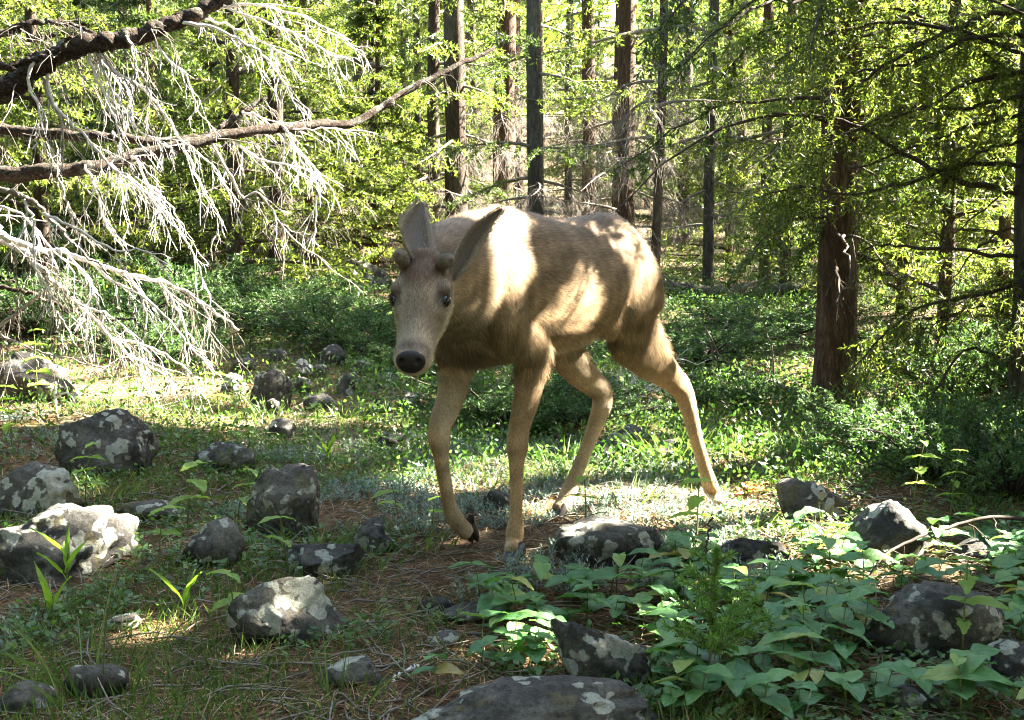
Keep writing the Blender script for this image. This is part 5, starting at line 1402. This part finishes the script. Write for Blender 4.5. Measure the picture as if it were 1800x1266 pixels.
for i, (u, v, nb_, h, sp_, lb) in enumerate([(1175, 815, 60, .20, .25, 'tall sunlit grass tuft between the white stone and the left hind leg'), (1235, 800, 40, .16, .2, 'grass tuft directly behind the left hind leg'), (1430, 810, 90, .17, .3, 'dense green grass tuft at the foot of the rough pine'), (1290, 800, 45, .14, .25, 'green grass tuft behind the orange withered leaves'),
        (990, 840, 60, .17, .3, 'grass tuft in front of the right hind leg'), (940, 850, 45, .13, .25, 'bright grass tuft between front and hind legs'), (730, 960, 90, .10, .35, 'dark fine grass tuft on the trail below the lifted hoof'), (640, 990, 80, .10, .35, 'fine grass tuft beside the low grey stone on the trail edge'), (560, 960, 70, .13, .3, 'dry grass tuft against the upright peaked boulder'),
        (590, 1250, 25, .16, .2, 'sparse grass in front of the flat smooth rock'), (150, 1230, 26, .30, .25, 'long bent grass blades over the dim blue grey rock'), (690, 745, 30, .16, .2, 'thin grass tuft beneath the deer muzzle'), (470, 740, 24, .20, .18, 'pale dry grass blades by the narrow upright stone'), (600, 740, 40, .14, .3, 'green grass tuft at the edge of the shaded bank'), (60, 880, 30, .15, .25, 'grass tuft on the grey slab shaped rock'),
        (180, 880, 40, .14, .3, 'grass tuft in front of the large dark boulder'), (1310, 930, 40, .11, .25, 'curled sunlit grass left of the dark peaked rock'), (1430, 935, 40, .10, .25, 'sunlit grass at the foot of the tilted rock'), (1100, 880, 70, .11, .35, 'glaring sunlit grass tuft behind the flat topped rock'), (850, 870, 50, .10, .3, 'bright low grass between the front legs'), (100, 660, 50, .24, .35, 'pale dry grass around the spotted boulder'), (330, 730, 40, .15, .3, 'sunlit grass below the white twig tips')]):
    clump(u, v, nb_, h, sp_, lb, 300 + i)
# --- stuff: short grass, silvery mats, leafy cover, fallen needles
def scatter(n, u0, u1, v0, v1, r, dens=None):
    """points on the ground, even per square metre of what the photo shows"""
    y0, y1 = G(900, v1 + 60)[1], G(900, v0)[1]
    y = r.uniform(y0, y1, n); x = r.uniform(-1, 1, n) * (y * .40 + .15)
    k = off_rock(x, y, -.01)
    x, y = x[k], y[k]
    return np.stack([x, y, gz(x, y)], 1)
def field(p, r, f, th, seed):
    s = np.random.default_rng(seed); v = np.zeros(len(p))
    for _ in range(6):
        w = s.normal(size=2) * f; v += np.sin(p[:, 0] * w[0] + p[:, 1] * w[1] + s.uniform(0, 6.28))
    return v > th
r = np.random.default_rng(91)
p = scatter(110000, 0, 1800, 520, 1262, r); p = p[(r.random(len(p)) < np.clip(5.5 / p[:, 1] ** 1.0, .25, 1)) & (field(p, r, 3.2, .9, 1) | ((p[:, 1] > 4.6) & (p[:, 0] > -.5)))]
p = p[~((np.abs(p[:, 0] + .12 - .06 * (p[:, 1] - 2.5)) < .36) & (p[:, 1] < 3.75) & (r.random(len(p)) < .75))]
nn = len(p); a = r.uniform(0, 6.28, nn); d = unit(np.stack([np.cos(a) * .55, np.sin(a) * .55, np.ones(nn)], 1) + r.normal(0, .25, (nn, 3)))
L = r.uniform(.02, .075, nn); V, F = diamonds(p, d, unit(np.cross(d, rnd_unit(nn, r))), L, .0016)
tag(link('short_grass', mesh_np('short_grass', V, F, False, GRASS)), 'short fine grass growing between the rocks', 'grass', kind='stuff')
# fallen needles and bits of bark
p = scatter(120000, 0, 1800, 640, 1262, r); nn = len(p); a = r.uniform(0, 6.28, nn)
p[:, 2] += r.uniform(.001, .012, nn)
d = unit(np.stack([np.cos(a), np.sin(a), r.normal(0, .18, nn)], 1)); V, F = diamonds(p, d, unit(np.cross(d, np.array([0, 0, 1.0]) + r.normal(0, .5, (nn, 3)))), r.uniform(.02, .07, nn), .0011)
tag(link('needle_litter', mesh_np('needle_litter', V, F, False, LITTER)), 'brown fallen pine needles covering the ground', 'litter', kind='stuff')
# fine dead sticks
p = scatter(2200, 0, 1800, 600, 1262, r); nn = len(p); a = r.uniform(0, 6.28, nn); d = np.stack([np.cos(a), np.sin(a), r.normal(0, .12, nn)], 1); L = r.uniform(.06, .35, nn)
s = np.linspace(-.5, .5, 5); PT = p[:, None] + np.array([0, 0, .012]) + d[:, None] * (L[:, None] * s)[..., None] + r.normal(0, 1, (nn, 5, 3)) * (L * .02)[:, None, None]
V, F = tubes(PT, np.repeat(np.array([[.0014, .0022, .0025, .002, .001]]), nn, 0), 4)
tag(link('stick_litter', mesh_np('stick_litter', V, F, False, TWIG)), 'small dead sticks scattered on the ground', 'litter', kind='stuff')
# silvery mats
p = scatter(3600, 0, 1800, 780, 1262, r); p = p[field(p, r, 3.6, .55, 4) & (p[:, 0] < .75)]
C, D, Ls = [], [], []
for q in p:
    m = int(r.integers(3, 9)); h = r.uniform(.015, .05)
    for _ in range(m):
        b = q + np.array([r.normal(0, .022), r.normal(0, .022), 0]); hh = h * r.uniform(.5, 1.2); nl = 9
        aa = r.uniform(0, 6.28) + np.arange(nl) * 2.4; zz = np.linspace(.15, 1, nl)
        C.append(b + np.stack([0 * aa, 0 * aa, hh * zz], 1)); D.append(np.stack([np.cos(aa), np.sin(aa), .5 + .9 * zz], 1)); Ls.append(np.full(nl, .014) * r.uniform(.7, 1.2))
C, D, Ls = np.vstack(C), unit(np.vstack(D)), np.concatenate(Ls)
V, F = diamonds(C, D, unit(np.cross(D, rnd_unit(len(C), r) * .5 + np.array([0, 0, 1.0]))), Ls, .0030)
tag(link('silvery_ground_cover', mesh_np('silvery', V, F, False, SILVER)), 'silvery grey green low plants between the rocks', 'ground cover', kind='stuff')
# green leafy cover beyond the deer
p = scatter(120000, 0, 1800, 470, 870, r); p = p[field(p, r, 1.3, -.5, 7) & ((p[:, 0] > -.15 * p[:, 1] + .2) | (r.random(len(p)) < .25))]; nn = len(p)
p[:, 2] += r.uniform(0, .10, nn) * (1 + .5 * (p[:, 1] > 6)); D = unit(rnd_unit(nn, r) + np.array([0, 0, .5])); V, F = diamonds(p, D, unit(np.cross(D, rnd_unit(nn, r))), r.uniform(.014, .034, nn), .0062)
tag(link('leafy_ground_cover', mesh_np('cover', V, F, False, COVER)), 'small leaved green ground cover beyond the deer', 'ground cover', kind='stuff')
# little green weeds in the foreground
p = scatter(5200, 0, 1800, 780, 1262, r); p = p[field(p, r, 4.5, .1, 11)]
C, D, Ls = [], [], []
for q in p:
    nl = int(r.integers(4, 11)); aa = r.uniform(0, 6.28, nl); rr_ = r.uniform(.004, .03, nl)
    C.append(q + np.stack([np.cos(aa) * rr_, np.sin(aa) * rr_, r.uniform(.005, .045, nl)], 1)); D.append(np.stack([np.cos(aa), np.sin(aa), r.uniform(-.1, .9, nl)], 1)); Ls.append(r.uniform(.010, .026, nl))
C, D, Ls = np.vstack(C), unit(np.vstack(D)), np.concatenate(Ls)
V, F = diamonds(C, D, unit(np.cross(D, rnd_unit(len(C), r) * .6 + np.array([0, 0, 1.0]))), Ls, Ls * .3)
tag(link('small_weeds', mesh_np('small_weeds', V, F, False, COVER)), 'tiny green weeds scattered between the rocks', 'ground cover', kind='stuff')
# bent dry grass
p = scatter(2600, 0, 1800, 700, 1262, r)
st_ = [G(u_, v_) for u_, v_ in [(500, 760), (560, 770), (620, 785), (700, 800), (760, 820), (830, 830), (900, 835), (960, 840), (1060, 855), (1130, 870), (1190, 885), (1250, 905), (1310, 925), (200, 695), (260, 700)]]  # extra pale blades added along the sun strip to make it look brighter
pe = np.vstack([q_ + np.c_[r.normal(0, .13, (260, 2)), np.zeros(260)] for q_ in st_]); pe[:, 2] = gz(pe[:, 0], pe[:, 1]); p = np.vstack([p, pe[off_rock(pe[:, 0], pe[:, 1])]])
nn = len(p); a = r.uniform(0, 6.28, nn); d = unit(np.stack([np.cos(a) * .8, np.sin(a) * .8, np.ones(nn)], 1)); L = r.uniform(.05, .16, nn); s = np.linspace(0, 1, 4)
PT = p[:, None] + d[:, None] * (L[:, None] * s)[..., None] + (np.stack([np.cos(a), np.sin(a), -1.4 * np.ones(nn)], 1))[:, None] * (L[:, None] * s ** 2 * r.uniform(.3, .65, (nn, 1)))[..., None]
V, F = tubes(PT, np.repeat((.0009 * (1 - .7 * s))[None], nn, 0), 3)
DRY = leaf_mat('dry_grass', [(0, (.16, .13, .075)), (.5, (.28, .235, .15)), (1, (.42, .37, .27))], .25, .7, .2, 1.1, (1.1, 1, .8))
tag(link('dry_grass', mesh_np('dry_grass', V, F, False, DRY)), 'thin bent straw coloured grass blades over the ground', 'grass', kind='stuff')
# --- junipers
def juniper_proto(seed, dn=1.0):
    r = np.random.default_rng(seed); w, h = 1.0, .35
    nb = int(46 * dn); a = r.uniform(0, 6.28, nb); q = np.linspace(0, 1, 7)
    L = w * .5 * r.uniform(.45, 1.1, nb); hh = h * r.uniform(.35, 1.05, nb)
    ln = np.stack([np.cos(a), np.sin(a), 0 * a], 1)[:, None] * (L[:, None] * q ** .8)[..., None] + np.array([0, 0, 1.0]) * (hh[:, None] * (1.5 * q - .65 * q ** 2))[..., None] + r.normal(0, 1, (nb, 7, 3)) * (.012 * q)[None, :, None]
    V1 = tubes(ln, np.repeat((.006 * (1 - .8 * q))[None], nb, 0), 4)
    fo, lines = [], []
    for i in range(nb):
        o_, l_ = sprout(ln[i], 12, .06, .15, r, down=-.35, fwd=.9, r0=.0013, sub=2, nseg=4, t0=.25); fo += o_; lines += l_
    V, F = join([V1] + fo)
    return mesh_np('branches', V, F, True, TWIG_DARK), needles_on(lines, 210, .019, .0034, r, JUNI, 'foliage')
JP = [juniper_proto(801 + i, (1.0, 1.15, .85, 1.25)[i]) for i in range(4)]
def juniper(u, v, w, h, lb, seed, dn=1.0):
    g = G(u, v); o = empty('juniper_shrub', g, seed * 1.37); o.scale = (w, w, h / .35); tag(o, lb, 'shrub')
    b, f_ = JP[seed % 4]; link('branches', b, o); link('foliage', f_, o)
for i, (u, v, w, h, lb, dn) in enumerate([(455, 575, 1.5, .42, 'dark spreading juniper behind the white dead twigs', 1.0), (575, 600, 1.5, .35, 'dark juniper on the shaded bank beside the bright ground', 1.0), (330, 560, 1.5, .5, 'juniper in deep shade under the dead limbs', .8), (655, 625, .9, .28, 'low juniper just left of the deer face', .8), (895, 745, 1.0, .30, 'green juniper seen between the front legs', 1.0), (1010, 750, .8, .24, 'juniper behind the right hind leg', .8),
        (1650, 845, 1.1, .30, 'dense juniper at the foot of the grey edge trunk', 1.2), (1775, 880, .9, .36, 'dark juniper in front of the grey edge trunk', 1.2), (1560, 790, .8, .24, 'juniper between the rough pine and the edge trunk juniper', .9), (1230, 640, 1.5, .30, 'low juniper beyond the left hind leg', .9), (1350, 600, 1.5, .3, 'low juniper beside the fallen log', .8), (1690, 700, 1.3, .40, 'sunlit juniper behind the arching bare bough', 1.0), (60, 590, 1.7, .55, 'dark juniper thicket behind the spotted boulder', 1.3), (190, 600, 1.6, .5, 'dark juniper thicket right behind the white drooping twigs', 1.3), (270, 640, 1.2, .34, 'low dark juniper under the tips of the white twigs', 1.1), (-40, 540, 1.6, .7, 'tall dark juniper under the thick dead limb', 1.2), (1290, 720, .8, .18, 'creeping juniper left of the rough barked pine', .8), (760, 660, .9, .22, 'creeping juniper behind the lifted foreleg', .8)]):
    juniper(u, v, w, h, lb, 800 + i, dn)
# --- dead twig tangle behind the hind leg
r = np.random.default_rng(95)
g = G(1100, 715); ds = empty('dead_shrub', g); tag(ds, 'tangle of bare grey twigs behind the deer hind legs', 'shrub')
for i in range(16):
    a = r.uniform(0, 6.28); q = np.linspace(0, 1, 9)[:, None]; L = r.uniform(.15, .42)
    ln = np.array([math.cos(a), math.sin(a) * .6, 0]) * L * q + np.array([0, 0, 1.0]) * (r.uniform(.12, .34) * (1.6 * q - q ** 2)) + r.normal(0, .016, (9, 3)) * q
    o_, _ = sprout(ln, 7, .06, .18, r, down=.1, fwd=.6, r0=.0022, sub=2)
    V, F = join([tubes(ln[None], np.linspace(.005, .0018, 9)[None], 5)] + o_); link('twig', mesh_np('twig', V, F, True, TWIG_PALE if i % 3 else TWIG), ds)
# --- orange withered plant
g = G(1325, 872); op = empty('withered_plant', g); tag(op, 'bright orange withered leaves on the ground behind the tilted rock', 'plant')
OL = [leaf_mesh(.05, .026, 'leaf', ORANGE, .4, .3, .02, .08, 33), leaf_mesh(.04, .022, 'leaf', ORANGE, .3, .5, .02, .08, 34)]
for i in range(15):
    l = link('leaf', OL[i % 2], op); l.location = (r.normal(0, .035), r.normal(0, .03), r.uniform(.005, .04)); l.rotation_euler = (r.uniform(-.3, .9), r.uniform(-.5, .5), r.uniform(0, 6.28))
# --- spruce seedling in the broad leaf patch
g = G(1245, 1225); sd = empty('spruce_seedling', g); tag(sd, 'small upright spruce seedling growing in the broad leaf patch', 'tree')
h = .30; q = np.linspace(0, 1, 8); st = np.stack([.012 * q, 0 * q, h * q], 1)
V, F = tubes(st[None], np.linspace(.004, .0015, 8)[None], 6); link('trunk', mesh_np('stem', V, F, True, TWIG), sd)
NS = leaf_mat('seedling_needles', [(0, (.06, .13, .025)), (.6, (.09, .18, .03)), (1, (.14, .23, .04))], .35, .5, .3)
def tuft(ln, per, parent):
    K = len(ln); m = int(per); t = r.uniform(.05, 1, m) * (K - 1.001); i = t.astype(int); f = (t - i)[:, None]; c = ln[i] * (1 - f) + ln[i + 1] * f; tn = unit(ln[i + 1] - ln[i])
    D = unit(tn * .75 + rnd_unit(m, r) * .8); V, F = diamonds(c, D, unit(np.cross(D, rnd_unit(m, r))), r.uniform(.012, .021, m), .0014)
    tag(link('needles', mesh_np('needles', V, F, False, NS), parent), kind='stuff')
tuft(st[3:], 500, sd)
for i in range(22):
    z = r.uniform(.15, .96); a = i * 2.4; L = .13 * (1.08 - z) + .02; b = st[0] + (st[-1] - st[0]) * z
    ln = b + np.outer(np.linspace(0, 1, 5), np.array([math.cos(a), math.sin(a), .55]) * L)
    V, F = tubes(ln[None], np.linspace(.002, .001, 5)[None], 4); tw_ = link('bough', mesh_np('bough', V, F, True, TWIG), sd); tuft(ln, 140 * (L / .08), tw_)
# --- bare dark branch reaching in on the right, and thin stems
def branch_thing(name, pts, r0, lb, seed, n=14, mat=TWIG_DARK, lmax=.16, down=.4):
    rg_ = np.random.default_rng(seed); w = np.array([P(*q_) for q_ in pts]); ln = catmull(w, 26); ln[1:] += rg_.normal(0, .0025, ln[1:].shape)
    root = empty(name, ln[-1]); tag(root, lb, 'branch'); iv = Matrix.Translation(-Vector(root.location))
    V, F = tubes(ln[None], np.linspace(r0, r0 * .35, 26)[None], 7); o = link('stem', mesh_np('stem', V, F, True, mat), root); o.matrix_parent_inverse = iv
    for t in np.linspace(3, 24, n).astype(int):
        d = unit(np.array([rg_.normal(0, .6), rg_.normal(0, .5), rg_.normal(-down, .45)])); L = rg_.uniform(.4, 1) * lmax
        q_ = np.linspace(0, 1, 6)[:, None]; l2 = ln[t] + d * L * q_ + np.array([0, 0, -.25 * L]) * q_ ** 2 + rg_.normal(0, .003, (6, 3)) * (q_ > 0)
        V, F = tubes(l2[None], np.linspace(r0 * .35, .0007, 6)[None], 4); t_ = link('twig', mesh_np('twig', V, F, True, mat), root); t_.matrix_parent_inverse = iv
g1 = G(1526, 1040)[1]
branch_thing('bare_branch', [(1850, 918, 3.75), (1740, 910, 3.65), (1680, 925, 3.6), (1620, 942, 3.5), (1570, 966, g1 + .08), (1535, 1000, g1 + .02), (1526, 1040, g1)], .0065, 'bare dark branch arching down before the mossy boulder', 1)
branch_thing('bare_branch', [(1850, 985, 3.6), (1780, 1000, 3.5), (1730, 998, 3.4), (1690, 1040, 3.3), (1660, 1075, 3.2)], .0045, 'thin bare branch over the big domed boulder', 2, 12)
g1 = G(1262, 1075)[1]
branch_thing('bent_twig', [(1250, 905, g1 - .02), (1243, 950, g1), (1246, 1000, g1), (1262, 1080, g1)], .003, 'thin dark bent stem rising from the broad leaf patch', 3, 6, TWIG_DARK, .06)
g1 = G(720, 1190)[1]
branch_thing('fallen_stick', [(735, 1172, g1 + .01), (710, 1180, g1), (690, 1195, g1 - .02), (680, 1215, g1 - .05)], .005, 'pale curved stick at the end of the flat smooth rock', 4, 2, TWIG_PALE, .03)
g1 = G(120, 1120)[1]
branch_thing('fallen_stick', [(-20, 1090, g1 + .12), (60, 1108, g1 + .03), (120, 1135, g1 - .06)], .005, 'dark fallen stick among silvery plants', 5, 3, TWIG, .05)
g1 = G(100, 735)[1]
branch_thing('broken_twig', [(96, 672, g1), (97, 705, g1), (102, 745, g1 - .01)], .007, 'white forked twig stump beside the spotted boulder', 6, 1, TWIG_PALE, .03)
branch_thing('broken_twig', [(97, 700, g1), (118, 690, g1 - .02), (132, 708, g1 - .03), (140, 735, g1 - .03)], .005, 'white bent twig leaning on the forked twig stump', 7, 1, TWIG_PALE, .03)
